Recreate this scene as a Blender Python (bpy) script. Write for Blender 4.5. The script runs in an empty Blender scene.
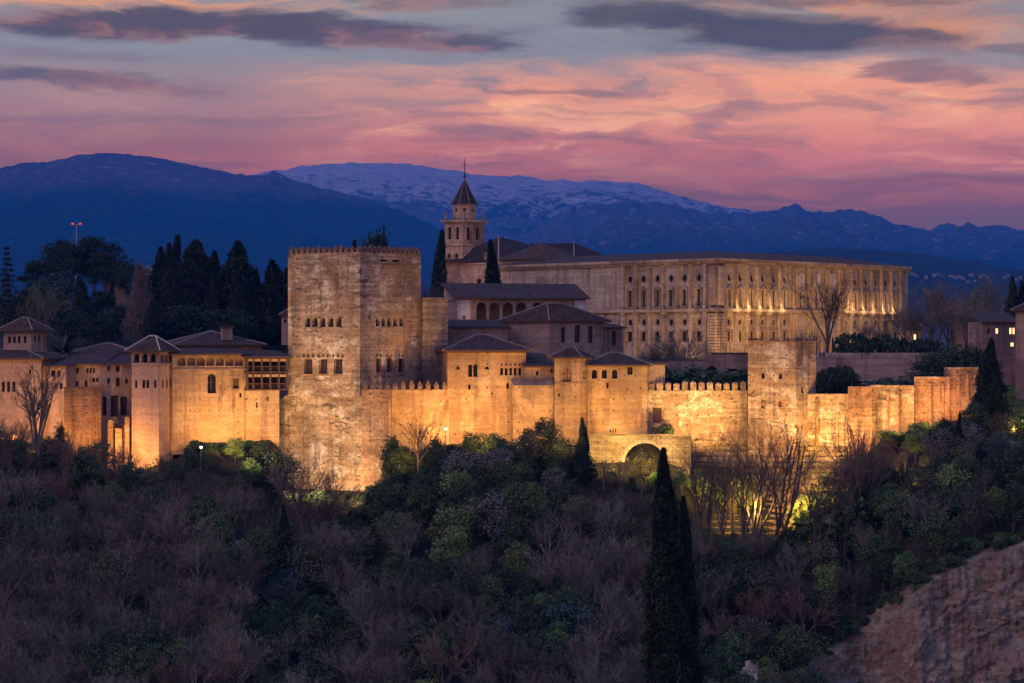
import bpy, math, random
import numpy as np
from mathutils import Vector, noise as mnoise

R = math.radians
scene = bpy.context.scene
COL = scene.collection

# ------------------------------------------------------------------ camera, sky, exposure
F, CX, CY = 2935.0, 512.0, 341.5          # focal length in picture widths; camera stands at the origin looking along +Y
cam = bpy.data.cameras.new('camera')
cam.sensor_width = 36.0
cam.lens = 36.0 * F / 1024.0
cam.clip_start, cam.clip_end = 1.0, 60000.0
cam_o = bpy.data.objects.new('camera', cam)
cam_o.location = (0, 0, 0)
cam_o.rotation_euler = (R(90), 0, 0)
COL.objects.link(cam_o)
scene.camera = cam_o

scene.view_settings.view_transform = 'Standard'
scene.view_settings.look = 'None'
scene.view_settings.exposure = 0.0
scene.view_settings.gamma = 1.0
scene.view_settings.use_curve_mapping = False
scene.render.engine = 'CYCLES'
scene.cycles.use_denoising = True
scene.cycles.max_bounces = 4
scene.cycles.diffuse_bounces = 2
scene.cycles.glossy_bounces = 1
scene.cycles.transmission_bounces = 1
scene.cycles.volume_bounces = 0
scene.cycles.transparent_max_bounces = 4
scene.cycles.sample_clamp_indirect = 3.0
scene.cycles.use_light_tree = True
scene.cycles.caustics_reflective = False
scene.cycles.caustics_refractive = False


def srgb(r, g, b, k=1.0):
    def c(v):
        v = v / 255.0
        return (v / 12.92 if v <= 0.04045 else ((v + 0.055) / 1.055) ** 2.4) * k
    return (c(r), c(g), c(b), 1.0)


class NT:
    """a short way to write node trees"""
    def __init__(self, tree):
        self.t = tree
        tree.nodes.clear()

    def n(self, typ, **kw):
        nd = self.t.nodes.new(typ)
        for k, v in kw.items():
            setattr(nd, k, v)
        return nd

    def put(self, sock, v):
        if v is None:
            return
        if isinstance(v, bpy.types.NodeSocket):
            self.t.links.new(v, sock)
        else:
            sock.default_value = v

    def m(self, op, a, b=None, c=None, clamp=False):
        nd = self.n('ShaderNodeMath', operation=op, use_clamp=clamp)
        self.put(nd.inputs[0], a)
        self.put(nd.inputs[1], b)
        self.put(nd.inputs[2], c)
        return nd.outputs[0]

    def smooth(self, v, a, b, lo=0.0, hi=1.0):
        nd = self.n('ShaderNodeMapRange', interpolation_type='SMOOTHSTEP')
        self.put(nd.inputs[0], v)
        nd.inputs[1].default_value, nd.inputs[2].default_value = a, b
        nd.inputs[3].default_value, nd.inputs[4].default_value = lo, hi
        return nd.outputs[0]

    def mix(self, f, a, b, mode='MIX'):
        nd = self.n('ShaderNodeMix', data_type='RGBA', blend_type=mode)
        self.put(nd.inputs[0], f)
        self.put(nd.inputs[6], a)
        self.put(nd.inputs[7], b)
        return nd.outputs[2]

    def comb(self, x, y, z):
        nd = self.n('ShaderNodeCombineXYZ')
        for i, v in enumerate((x, y, z)):
            self.put(nd.inputs[i], v)
        return nd.outputs[0]

    def noise(self, vec, scale=1.0, detail=4.0, rough=0.55, dist=0.0, out=0):
        nd = self.n('ShaderNodeTexNoise')
        self.put(nd.inputs['Vector'], vec)
        nd.inputs['Scale'].default_value = scale
        nd.inputs['Detail'].default_value = detail
        nd.inputs['Roughness'].default_value = rough
        nd.inputs['Distortion'].default_value = dist
        return nd.outputs[out]

    def ramp(self, f, stops, interp='LINEAR'):
        nd = self.n('ShaderNodeValToRGB')
        nd.color_ramp.interpolation = interp
        e = nd.color_ramp.elements
        while len(e) < len(stops):
            e.new(0.5)
        for el, (p, c) in zip(e, stops):
            el.position = p
            el.color = c
        self.put(nd.inputs[0], f)
        return nd.outputs[0]

    def mapping(self, vec, scale=(1, 1, 1), loc=(0, 0, 0), rot=(0, 0, 0)):
        nd = self.n('ShaderNodeMapping')
        self.put(nd.inputs[0], vec)
        nd.inputs[1].default_value = loc
        nd.inputs[2].default_value = rot
        nd.inputs[3].default_value = scale
        return nd.outputs[0]


SUN_EL, SUN_AZ = R(1.5), R(200.0)       # the sun has just gone, behind the viewer's shoulder


def build_world():
    w = bpy.data.worlds.new('World')
    scene.world = w
    w.use_nodes = True
    t = NT(w.node_tree)
    tc = t.n('ShaderNodeTexCoord')
    sep = t.n('ShaderNodeSeparateXYZ')
    t.put(sep.inputs[0], tc.outputs['Generated'])
    x, y, z = sep.outputs
    az = t.m('ARCTAN2', x, y)
    hyp = t.m('SQRT', t.m('ADD', t.m('MULTIPLY', x, x), t.m('MULTIPLY', y, y)))
    u = t.m('MULTIPLY', az, 5.732)                               # bearing
    v = t.m('MULTIPLY', t.m('DIVIDE', z, t.m('MAXIMUM', hyp, 0.02)), 8.594)   # height above the horizon
    uv = t.comb(u, t.m('MULTIPLY', v, 2.0), 0.0)
    # clouds drift in long flat streaks: warp the bearing/height by noise
    wn = t.noise(t.mapping(uv, (1.4, 2.2, 1)), 1.6, 5, 0.6, 0.4, out=1)
    ws = t.n('ShaderNodeSeparateXYZ')
    t.put(ws.inputs[0], wn)
    uw = t.m('ADD', u, t.m('MULTIPLY', t.m('SUBTRACT', ws.outputs[0], 0.5), 0.55))
    vw = t.m('ADD', v, t.m('MULTIPLY', t.m('SUBTRACT', ws.outputs[1], 0.5), 0.17))
    uvw = t.comb(uw, t.m('MULTIPLY', vw, 3.4), 0.3)
    n_big = t.noise(t.comb(uw, t.m('MULTIPLY', vw, 2.3), 0.3), 2.0, 7, 0.58, 0.3)
    n_fine = t.noise(t.comb(uw, t.m('MULTIPLY', vw, 2.7), 2.7), 4.2, 8, 0.60, 0.35)
    n_streak = t.noise(t.comb(t.m('MULTIPLY', uw, 0.8), t.m('MULTIPLY', vw, 9.0), 7.1), 1.8, 6, 0.55, 0.3)

    base = t.ramp(t.m('MULTIPLY', v, 0.5, clamp=True), SKY_RAMP)
    # the great rose and orange bank over the mountains
    side = t.smooth(u, -0.62, 0.05)
    bank_v = t.m('MULTIPLY', t.smooth(vw, 0.44, 0.57), t.smooth(vw, 0.84, 0.74))
    cover = t.smooth(t.m('ADD', t.m('MULTIPLY', n_big, 0.5), t.m('MULTIPLY', n_fine, 0.5)), 0.33, 0.54)
    bank = t.m('MULTIPLY', t.m('MULTIPLY', bank_v, cover), t.m('ADD', t.m('MULTIPLY', side, 0.88), 0.12))
    warm = t.mix(t.smooth(vw, 0.53, 0.70), BANK_LOW, BANK_HIGH)
    col = t.mix(bank, base, warm)
    # soft bright edges inside the bank
    glow = t.m('MULTIPLY', t.m('MULTIPLY', bank, t.smooth(n_fine, 0.50, 0.62)), 0.6)
    col = t.mix(glow, col, BANK_TOP)
    # orange wash high at the right
    hi = t.m('MULTIPLY', t.m('MULTIPLY', t.smooth(u, 0.05, 0.75), t.smooth(vw, 0.80, 0.9)), t.smooth(n_big, 0.38, 0.6))
    col = t.mix(t.m('MULTIPLY', hi, 0.85), col, WASH)
    # lilac veils low down
    low = t.m('MULTIPLY', t.m('MULTIPLY', t.smooth(vw, 0.36, 0.46), t.smooth(vw, 0.60, 0.52)), t.smooth(n_streak, 0.40, 0.62))
    col = t.mix(t.m('MULTIPLY', low, 0.5), col, VEIL)
    # slate streaks
    st = t.m('MULTIPLY', t.m('MULTIPLY', t.smooth(n_streak, 0.52, 0.66), t.smooth(vw, 0.5, 0.66)), 0.40)
    col = t.mix(st, col, SLATE2)

    def lens(pu, pv, a, b, strength, colour, lit=None, hard=(1.45, 0.35)):
        nonlocal col
        cu, cv = (pu - 512) / 512.0, (341.5 - pv) / 341.5
        du = t.m('DIVIDE', t.m('SUBTRACT', uw, cu), a / 512.0)
        dv = t.m('DIVIDE', t.m('SUBTRACT', vw, cv), b / 341.5)
        d = t.m('SQRT', t.m('ADD', t.m('MULTIPLY', du, du), t.m('MULTIPLY', dv, dv)))
        d = t.m('ADD', d, t.m('ADD', t.m('MULTIPLY', t.m('SUBTRACT', n_fine, 0.5), 1.7), t.m('MULTIPLY', t.m('SUBTRACT', n_streak, 0.5), 1.2)))
        k = t.m('MULTIPLY', t.smooth(d, hard[0], hard[1]), strength)
        shade = t.mix(t.smooth(n_fine, 0.44, 0.60), colour, lit or LENS_LIT)
        col = t.mix(k, col, t.mix(0.6, colour, shade))
    lens(150, 27, 210, 15, 0.95, SLATE)
    lens(345, 34, 150, 14, 0.90, SLATE)
    lens(460, 42, 55, 10, 0.70, SLATE)
    lens(795, 38, 145, 22, 0.95, SLATE_D, SLATE)
    lens(655, 17, 84, 18, 0.9, SLATE_D, SLATE)
    lens(430, 4, 110, 6, 0.6, SLATE)
    lens(860, 2, 200, 7, 0.6, SLATE)
    lens(95, 85, 130, 8, 0.75, SLATE)
    lens(915, 72, 60, 7, 0.5, SLATE)
    lens(1000, 48, 40, 7, 0.5, SLATE)
    lens(715, 108, 26, 30, 0.30, SLATE2)
    lens(560, 92, 90, 4, 0.45, SLATE)
    # thin bright streaks at the very top
    ts = t.m('MULTIPLY', t.m('MULTIPLY', t.smooth(vw, 0.945, 0.975), t.smooth(uw, 0.0, -0.5)), t.smooth(n_streak, 0.4, 0.56))
    col = t.mix(t.m('MULTIPLY', ts, 0.8), col, WASH)

    sky = t.n('ShaderNodeTexSky', sky_type='NISHITA')
    sky.sun_disc = False
    sky.sun_elevation = SUN_EL
    sky.sun_rotation = SUN_AZ
    sky.air_density, sky.dust_density, sky.ozone_density = 1.0, 0.6, 4.0
    high = t.mix(1.0, sky.outputs[0], (SKY_K, SKY_K, SKY_K, 1), 'MULTIPLY')
    high = t.mix(0.65, high, ZENITH)
    col = t.mix(t.smooth(v, 1.15, 2.6), col, high)
    col = t.mix(t.smooth(v, -0.05, -0.6), col, (0.02, 0.025, 0.04, 1))
    bg = t.n('ShaderNodeBackground')
    t.put(bg.inputs[0], col)
    bg.inputs[1].default_value = WORLD_K
    out = t.n('ShaderNodeOutputWorld')
    t.put(out.inputs[0], bg.outputs[0])


WORLD_K = 1.0
SKY_K = 0.10
ZENITH = (0.23, 0.34, 0.95, 1)
HAZE_COL, HAZE_D = (0.02, 0.37, 1.0, 1), 4.8e-5
AIR = (0.010, 0.095, 0.38)                 # light the evening air itself sends towards the viewer, per unit of its opacity
HAZE_FAR, HAZE_TOP = 25000.0, 1500.0


def seen(r, g, b, py):
    """colour of the open sky that, looked at through the evening air, is seen as r,g,b"""
    tilt = max((341.5 - py) / 2935.0, 1e-4)
    way = min(HAZE_FAR, HAZE_TOP / tilt)
    T = math.exp(-way * HAZE_D)
    c = srgb(r, g, b)
    return tuple(max(0.004, (c[i] - AIR[i] * (1 - T)) / T) for i in range(3)) + (1.0,)


SKY_RAMP = [(v, seen(*c, 341.5 * (1 - 2 * v))) for v, c in ((0.02, (95, 90, 125)), (0.17, (104, 96, 130)), (0.23, (122, 100, 136)), (0.28, (134, 105, 140)),
            (0.34, (150, 128, 154)), (0.395, (140, 138, 162)), (0.43, (138, 146, 168)), (0.49, (140, 148, 166)), (0.6, (110, 125, 170)))]
BANK_LOW, BANK_HIGH, BANK_TOP = seen(200, 130, 152, 165), seen(236, 162, 152, 100), seen(252, 190, 166, 100)
WASH, VEIL, SLATE, SLATE2, SLATE_D, LENS_LIT = seen(226, 156, 134, 30), seen(190, 120, 142, 185), seen(88, 90, 124, 30), seen(118, 108, 144, 90), seen(78, 90, 124, 30), seen(176, 122, 132, 30)
build_world()

sun = bpy.data.lights.new('sun', 'SUN')
sun.energy = 0.85                          # last pink afterglow from the west, behind the viewer
sun.angle = R(25)
sun.color = (1.0, 0.60, 0.52)
sun_o = bpy.data.objects.new('sun', sun)
sun_o.rotation_euler = (R(56), 0, R(-58))
COL.objects.link(sun_o)

# ------------------------------------------------------------------ small helpers
def X(px, Y):
    return (px - CX) * Y / F


def Z(py, Y):
    return (CY - py) * Y / F


def pt(px, Y):
    return (X(px, Y), Y)


def tag(o, label=None, cat=None, group=None, kind=None):
    if label: o['label'] = label
    if cat: o['category'] = cat
    if group: o['group'] = group
    if kind: o['kind'] = kind
    return o


def thing(name, label, cat, loc, group=None, rz=0.0):
    o = bpy.data.objects.new(name, None)
    COL.objects.link(o)
    o.location = loc
    o.rotation_euler = (0, 0, rz)
    o.empty_display_size = 0.5
    return tag(o, label, cat, group)


class MB:
    """collects faces and links them as one mesh"""
    def __init__(self):
        self.v, self.f, self.uv = [], [], []

    def face(self, pts, uv=None):
        i = len(self.v)
        self.v.extend(pts)
        self.f.append(tuple(range(i, i + len(pts))))
        self.uv.append(uv)

    def mesh(self, name, mat, off=(0, 0, 0), smooth=False):
        me = bpy.data.meshes.new(name)
        vs = [(a - off[0], b - off[1], c - off[2]) for a, b, c in self.v]
        me.from_pydata(vs, [], self.f)
        if any(u is not None for u in self.uv):
            lay = me.uv_layers.new(name='uv')
            k = 0
            for f, u in zip(self.f, self.uv):
                for j in range(len(f)):
                    lay.data[k].uv = u[j] if u is not None else (0, 0)
                    k += 1
        if mat: me.materials.append(mat)
        if smooth:
            me.polygons.foreach_set('use_smooth', [True] * len(me.polygons))
        me.update()
        return me

    def build(self, name, mat, parent=None, smooth=False, root=None):
        """root: the thing whose location the mesh is relative to"""
        base = root or parent
        off = base.location if base is not None else (0, 0, 0)
        o = bpy.data.objects.new(name, self.mesh(name, mat, off, smooth))
        COL.objects.link(o)
        if parent is not None:
            o.parent = parent
        return o

    def box(self, x0, x1, y0, y1, z0, z1):
        a = [(x0, y0), (x1, y0), (x1, y1), (x0, y1)]
        self.prism(a, z0, z1)

    def prism(self, poly, z0, z1, top=True, bottom=True):
        n = len(poly)
        for i in range(n):
            (xa, ya), (xb, yb) = poly[i], poly[(i + 1) % n]
            self.face([(xa, ya, z0), (xb, yb, z0), (xb, yb, z1), (xa, ya, z1)])
        if top: self.face([(a, b, z1) for a, b in poly])
        if bottom: self.face([(a, b, z0) for a, b in reversed(poly)])

    def obox(self, A, B, u0, u1, z0, z1, o0, o1):
        """a box lying along the wall A>B: u along it, o outward from it"""
        d, nn, L = axes(A, B)
        q = [(A[0] + d[0] * u + nn[0] * o, A[1] + d[1] * u + nn[1] * o) for u, o in ((u0, o1), (u1, o1), (u1, o0), (u0, o0))]
        self.prism(q, z0, z1)

    def tube(self, p0, p1, r0, r1, n=6, cap=False):
        p0, p1 = Vector(p0), Vector(p1)
        d = (p1 - p0)
        if d.length < 1e-6: return
        d.normalize()
        a = d.orthogonal().normalized()
        b = d.cross(a)
        ring0 = [tuple(p0 + (a * math.cos(2 * math.pi * i / n) + b * math.sin(2 * math.pi * i / n)) * r0) for i in range(n)]
        ring1 = [tuple(p1 + (a * math.cos(2 * math.pi * i / n) + b * math.sin(2 * math.pi * i / n)) * r1) for i in range(n)]
        for i in range(n):
            j = (i + 1) % n
            self.face([ring0[i], ring0[j], ring1[j], ring1[i]])
        if cap:
            self.face(ring1)
            self.face(ring0[::-1])


def axes(A, B):
    L = math.hypot(B[0] - A[0], B[1] - A[1])
    d = ((B[0] - A[0]) / L, (B[1] - A[1]) / L)
    return d, (d[1], -d[0]), L


def u_of(A, B, px):
    k = (px - CX) / F
    d, nn, L = axes(A, B)
    return (k * A[1] - A[0]) / (d[0] - k * d[1])


def reach(C, ang, px):
    """walk from C along the ground bearing ang (degrees, 0 = +X, 90 = away) until the bearing of px"""
    d = (math.cos(R(ang)), math.sin(R(ang)))
    k = (px - CX) / F
    L = (k * C[1] - C[0]) / (d[0] - k * d[1])
    return (C[0] + d[0] * L, C[1] + d[1] * L)


def quad(pxa, Ya, pxb, Yb, depth):
    A, B = pt(pxa, Ya), pt(pxb, Yb)
    d, nn, L = axes(A, B)
    return [A, B, (B[0] - nn[0] * depth, B[1] - nn[1] * depth), (A[0] - nn[0] * depth, A[1] - nn[1] * depth)]


def outline(u0, u1, z0, z1, kind, n=10):
    if kind == 'rect':
        return [(u0, z0), (u1, z0), (u1, z1), (u0, z1)]
    r, c = (u1 - u0) / 2, (u0 + u1) / 2
    if kind == 'arch':
        rz = min(r, (z1 - z0) * 0.6)
        zs = z1 - rz
        return [(u0, z0), (u1, z0)] + [(c + r * math.cos(math.pi * i / n), zs + rz * math.sin(math.pi * i / n)) for i in range(n + 1)]
    cz, rz = (z0 + z1) / 2, (z1 - z0) / 2
    return [(c + r * math.cos(2 * math.pi * i / 16 - math.pi / 2), cz + rz * math.sin(2 * math.pi * i / 16 - math.pi / 2)) for i in range(16)]


def facade(mb, A, B, z0, z1, ops, depth=0.45):
    """a wall with real openings; ops = [(u0,u1,z0,z1,kind)]"""
    d, nn, L = axes(A, B)
    def W(u, z, o=0.0):
        return (A[0] + d[0] * u - nn[0] * o, A[1] + d[1] * u - nn[1] * o, z)
    us = sorted({0.0, L} | {round(o[i], 4) for o in ops for i in (0, 1)})
    zs = sorted({z0, z1} | {round(o[i], 4) for o in ops for i in (2, 3)})
    us = [u for u in us if -1e-6 <= u <= L + 1e-6]
    zs = [q for q in zs if z0 - 1e-6 <= q <= z1 + 1e-6]
    for i in range(len(us) - 1):
        for j in range(len(zs) - 1):
            uc, zc = (us[i] + us[i + 1]) / 2, (zs[j] + zs[j + 1]) / 2
            if any(o[0] < uc < o[1] and o[2] < zc < o[3] for o in ops):
                continue
            mb.face([W(us[i], zs[j]), W(us[i + 1], zs[j]), W(us[i + 1], zs[j + 1]), W(us[i], zs[j + 1])])
    for (a, b, c, e, kind) in ops:
        ol = outline(a, b, c, e, kind)
        n = len(ol)
        for i in range(n):
            p, q = ol[i], ol[(i + 1) % n]
            mb.face([W(p[0], p[1], depth), W(q[0], q[1], depth), W(q[0], q[1]), W(p[0], p[1])])
        if kind == 'arch':
            arc = ol[2:]
            h = len(arc) // 2
            for i in range(h):
                mb.face([W(b, e), W(*arc[i + 1]), W(*arc[i])])
            for i in range(h, len(arc) - 1):
                mb.face([W(a, e), W(*arc[i + 1]), W(*arc[i])])
        elif kind == 'round':
            cs = [(b, c), (b, e), (a, e), (a, c)]
            for qd in range(4):
                for i in range(4):
                    k0 = qd * 4 + i
                    mb.face([W(*cs[qd]), W(*ol[(k0 + 1) % 16]), W(*ol[k0])])


def pane(A, B, op, depth):
    mb = MB()
    d, nn, L = axes(A, B)
    ol = outline(*op)
    mb.face([(A[0] + d[0] * u - nn[0] * depth, A[1] + d[1] * u - nn[1] * depth, z) for u, z in ol])
    return mb


def op_px(A, B, px, py, w, h, kind):
    """an opening given by where it is seen"""
    u0, u1 = u_of(A, B, px - w / 2), u_of(A, B, px + w / 2)
    d, nn, L = axes(A, B)
    Y = A[1] + d[1] * (u0 + u1) / 2
    return (u0, u1, Z(py + h / 2, Y), Z(py - h / 2, Y), kind)


def block(root, cs, z0, z1, mat, wins=None, name='wall', depth=0.45, top=True, pane_mat=None, wname='window', frames=False, parent=None):
    """four walls over the ground corners cs (front-left, front-right, back-right, back-left) with windows as parts"""
    mb = MB()
    wins = wins or {}
    for i in range(4):
        A, B = cs[i], cs[(i + 1) % 4]
        ops = [op_px(A, B, *w[:5]) for w in wins.get(i, [])]
        facade(mb, A, B, z0, z1, ops, depth)
        for w, op in zip(wins.get(i, []), ops):
            pm = w[5] if len(w) > 5 and w[5] is not None else (pane_mat or M['glass'])
            nm = w[6] if len(w) > 6 else wname
            wo = pane(A, B, op, depth - 0.08).build(nm, pm, root)
            if frames or (len(w) > 7 and w[7]):
                fm = MB()
                uc, t = (op[0] + op[1]) / 2, 0.07
                fm.obox(A, B, uc - t, uc + t, op[2], op[3] - 0.02, -(depth - 0.09), -(depth - 0.2))
                zc = op[2] + (op[3] - op[2]) * 0.55
                fm.obox(A, B, op[0] + .01, uc - t - .002, zc - t * .7, zc + t * .7, -(depth - 0.09), -(depth - 0.17))
                fm.obox(A, B, uc + t + .002, op[1] - .01, zc - t * .7, zc + t * .7, -(depth - 0.09), -(depth - 0.17))
                fo = fm.build('frame', M['wood'], wo, root=root)
    if top:
        mb.face([(a, b, z1) for a, b in cs])
    return mb.build(name, mat, parent or root)


def hip(root, cs, z, rise, over, mat, inset=1.0, caps=True, name='roof', thick=0.28, cap_mat=None, cap_r=0.16):
    A, B, C, D = [Vector((c[0], c[1])) for c in cs]
    e1, e2 = (B - A).normalized(), (D - A).normalized()
    A, B, C, D = A - e1 * over - e2 * over, B + e1 * over - e2 * over, C + e1 * over + e2 * over, D - e1 * over + e2 * over
    L1, L2 = (B - A).length, (D - A).length
    if L1 >= L2:
        k = L2 / 2 * inset
        r1, r2 = (A + D) / 2 + e1 * k, (B + C) / 2 - e1 * k
        fs = [(A, B, r2, r1), (B, C, r2), (C, D, r1, r2), (D, A, r1)]
        hips = [(A, r1), (D, r1), (B, r2), (C, r2), (r1, r2)]
    else:
        k = L1 / 2 * inset
        r1, r2 = (A + B) / 2 + e2 * k, (C + D) / 2 - e2 * k
        fs = [(A, B, r1), (B, C, r2, r1), (C, D, r2), (D, A, r1, r2)]
        hips = [(A, r1), (B, r1), (C, r2), (D, r2), (r1, r2)]
    rid = {id(r1), id(r2)}
    mb = MB()
    for f in fs:
        p = [(q.x, q.y, z + (rise if (q is r1 or q is r2) else 0.0)) for q in f]
        o, e = f[0], (f[1] - f[0]).normalized()
        nrm = Vector((-e.y, e.x))
        sl = []
        for q in f:
            w = q - o
            run = w.dot(nrm)
            up = rise if (q is r1 or q is r2) else 0.0
            sl.append((w.dot(e), math.hypot(run, up)))
        mb.face(p, sl)
    for a, b in ((A, B), (B, C), (C, D), (D, A)):
        mb.face([(a.x, a.y, z - thick), (b.x, b.y, z - thick), (b.x, b.y, z), (a.x, a.y, z)], [(0, 0)] * 4)
    mb.face([(q.x, q.y, z - thick) for q in (D, C, B, A)], [(0, 0)] * 4)
    ro = mb.build(name, mat, root)
    if caps:
        cb = MB()
        for a, b in hips:
            if (a - b).length < 0.05: continue
            za = z + (rise if (a is r1 or a is r2) else 0.0)
            cb.tube((a.x, a.y, za + .02), (b.x, b.y, z + rise + .02), cap_r, cap_r, 6, True)
        cb.build('ridge_tiles', cap_mat or M['ridge'], ro, root=root)
    return ro


def shed(root, cs, zf, zb, mat, over=0.5, name='roof', thick=0.25):
    A, B, C, D = [Vector((c[0], c[1])) for c in cs]
    e1, e2 = (B - A).normalized(), (D - A).normalized()
    A, B, C, D = A - e1 * over - e2 * over, B + e1 * over - e2 * over, C + e1 * over, D - e1 * over
    mb = MB()
    w, h = (B - A).length, math.hypot((D - A).length, zb - zf)
    mb.face([(A.x, A.y, zf), (B.x, B.y, zf), (C.x, C.y, zb), (D.x, D.y, zb)], [(0, 0), (w, 0), (w, h), (0, h)])
    lo = [(q.x, q.y, zz - thick) for q, zz in ((A, zf), (B, zf), (C, zb), (D, zb))]
    hi = [(q.x, q.y, zz) for q, zz in ((A, zf), (B, zf), (C, zb), (D, zb))]
    for i in range(4):
        j = (i + 1) % 4
        mb.face([lo[i], lo[j], hi[j], hi[i]], [(0, 0)] * 4)
    mb.face(lo[::-1], [(0, 0)] * 4)
    return mb.build(name, mat, root)


def link_copy(src, parent, loc=None, rz=None, name=None):
    c = src.copy()
    COL.objects.link(c)
    c.parent = parent
    if loc is not None: c.location = loc
    if rz is not None: c.rotation_euler = (0, 0, rz)
    return c
# ------------------------------------------------------------------ materials
M = {}


def principled(name):
    m = bpy.data.materials.new(name)
    m.use_nodes = True
    t = NT(m.node_tree)
    b = t.n('ShaderNodeBsdfPrincipled')
    o = t.n('ShaderNodeOutputMaterial')
    t.put(o.inputs[0], b.outputs[0])
    b.inputs['Specular IOR Level'].default_value = 0.25
    M[name] = m
    return t, b


def c4(c):
    return (c[0], c[1], c[2], 1.0)


def stone(name, c1, c2, patch, patch_amt=0.5, course=0.8, course_dark=0.35, streak=0.35, holes=0.0, bump=0.12, fine=2.2, fine_amt=0.6, pale=None, pale_amt=0.0):
    """rammed earth, brick and plaster walls: layers, patches of old repair, rain streaks, small pits"""
    t, b = principled(name)
    tc = t.n('ShaderNodeTexCoord')
    oi = t.n('ShaderNodeObjectInfo')
    off = t.m('MULTIPLY', oi.outputs['Random'], 37.0)
    vm = t.n('ShaderNodeVectorMath', operation='ADD')
    t.put(vm.inputs[0], tc.outputs['Object'])
    t.put(vm.inputs[1], t.comb(off, off, 0.0))
    co = vm.outputs[0]
    strata = t.noise(t.mapping(co, (0.10, 0.10, 1.3)), 1.0, 6, 0.65, 0.4)
    col = t.mix(t.smooth(strata, 0.40, 0.60), c4(c1), c4(c2))
    big = t.noise(co, 0.16, 6, 0.68, 0.8)
    col = t.mix(t.m('MULTIPLY', t.smooth(big, 0.49, 0.57), patch_amt), col, c4(patch))
    if pale is not None:
        pn = t.noise(t.mapping(co, (1, 1, 1.7), (7, 3, 1)), 0.22, 7, 0.7, 0.6)
        col = t.mix(t.m('MULTIPLY', t.smooth(pn, 0.53, 0.59), pale_amt), col, c4(pale))
    # level building courses
    sep = t.n('ShaderNodeSeparateXYZ')
    t.put(sep.inputs[0], co)
    wob = t.noise(co, 0.5, 3, 0.5)
    fr = t.m('FRACT', t.m('ADD', t.m('DIVIDE', sep.outputs[2], course), t.m('MULTIPLY', wob, 0.30)))
    line = t.m('MULTIPLY', t.smooth(t.m('ABSOLUTE', t.m('SUBTRACT', fr, 0.5)), 0.09, 0.0), t.smooth(t.noise(co, 0.35, 4, 0.6), 0.40, 0.62))
    col = t.mix(t.m('MULTIPLY', line, course_dark), col, (0.05, 0.035, 0.025, 1))
    # rain streaks
    sk = t.noise(t.mapping(co, (0.75, 0.75, 0.06)), 1.0, 5, 0.6, 0.3)
    col = t.mix(t.m('MULTIPLY', t.smooth(sk, 0.50, 0.64), streak), col, (0.055, 0.042, 0.035, 1))
    fn = t.noise(co, fine, 6, 0.7)
    col = t.mix(fine_amt, col, t.mix(1.0, col, t.ramp(fn, [(0.32, (0.30, 0.30, 0.30, 1)), (0.68, (1.6, 1.6, 1.6, 1))]), 'MULTIPLY'))
    grime = t.noise(t.mapping(co, (1, 1, .7), (2, 8, 5)), 0.09, 5, 0.6, 0.5)
    col = t.mix(t.m('MULTIPLY', t.smooth(grime, 0.50, 0.58), 0.55), col, t.mix(1.0, col, (0.36, 0.33, 0.32, 1), 'MULTIPLY'))
    if holes > 0:
        # rows of putlog holes left by the builders' scaffold
        ax = t.m('ADD', t.m('MULTIPLY', sep.outputs[0], 0.86), t.m('MULTIPLY', sep.outputs[1], 0.52))
        hx = t.m('SUBTRACT', t.m('FRACT', t.m('DIVIDE', ax, 1.7)), 0.5)
        hz = t.m('SUBTRACT', t.m('FRACT', t.m('DIVIDE', sep.outputs[2], course * 2)), 0.5)
        dd = t.m('ADD', t.m('POWER', t.m('MULTIPLY', hx, 1.7 / 0.16), 2.0), t.m('POWER', t.m('MULTIPLY', hz, course * 2 / 0.16), 2.0))
        keep = t.smooth(t.noise(co, 0.25, 3, 0.5), 0.46, 0.54)
        col = t.mix(t.m('MULTIPLY', t.m('MULTIPLY', t.smooth(dd, 1.3, 0.6), keep), 0.7), col, (0.03, 0.022, 0.018, 1))
        hn = t.noise(t.mapping(co, (0.35, 0.35, 1.1), (3, 1, 9)), 0.9, 6, 0.72, 0.6)
        hm = t.m('MULTIPLY', t.smooth(hn, 0.56, 0.61), t.smooth(t.noise(co, 0.10, 3, 0.5), 0.44, 0.54))
        col = t.mix(t.m('MULTIPLY', hm, holes), col, (0.05, 0.04, 0.035, 1))
    t.put(b.inputs['Base Color'], col)
    b.inputs['Roughness'].default_value = 0.9
    bp = t.n('ShaderNodeBump')
    bp.inputs['Strength'].default_value = 0.8
    bp.inputs['Distance'].default_value = bump
    t.put(bp.inputs['Height'], t.m('SUBTRACT', t.m('ADD', t.m('MULTIPLY', fn, 0.6), t.m('MULTIPLY', strata, 0.8)), t.m('MULTIPLY', line, 0.4)))
    t.put(b.inputs['Normal'], bp.outputs[0])


stone('tapial', (0.30, 0.215, 0.13), (0.47, 0.36, 0.235), (0.40, 0.255, 0.14), 0.6, 0.85, 0.40, 0.35, holes=0.8, pale=(0.62, 0.55, 0.42), pale_amt=0.85)
stone('tapial_red', (0.30, 0.18, 0.10), (0.44, 0.29, 0.165), (0.40, 0.22, 0.12), 0.6, 0.8, 0.40, 0.40, holes=0.45, pale=(0.50, 0.40, 0.28), pale_amt=0.45)
stone('plaster_ochre', (0.40, 0.26, 0.14), (0.50, 0.34, 0.19), (0.36, 0.22, 0.12), 0.5, 1.0, 0.15, 0.30, holes=0.15, fine_amt=0.35, bump=0.05, pale=(0.52, 0.42, 0.3), pale_amt=0.35)
stone('plaster_rose', (0.40, 0.27, 0.19), (0.47, 0.33, 0.24), (0.36, 0.24, 0.18), 0.5, 1.1, 0.10, 0.30, fine_amt=0.35, bump=0.04)
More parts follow.
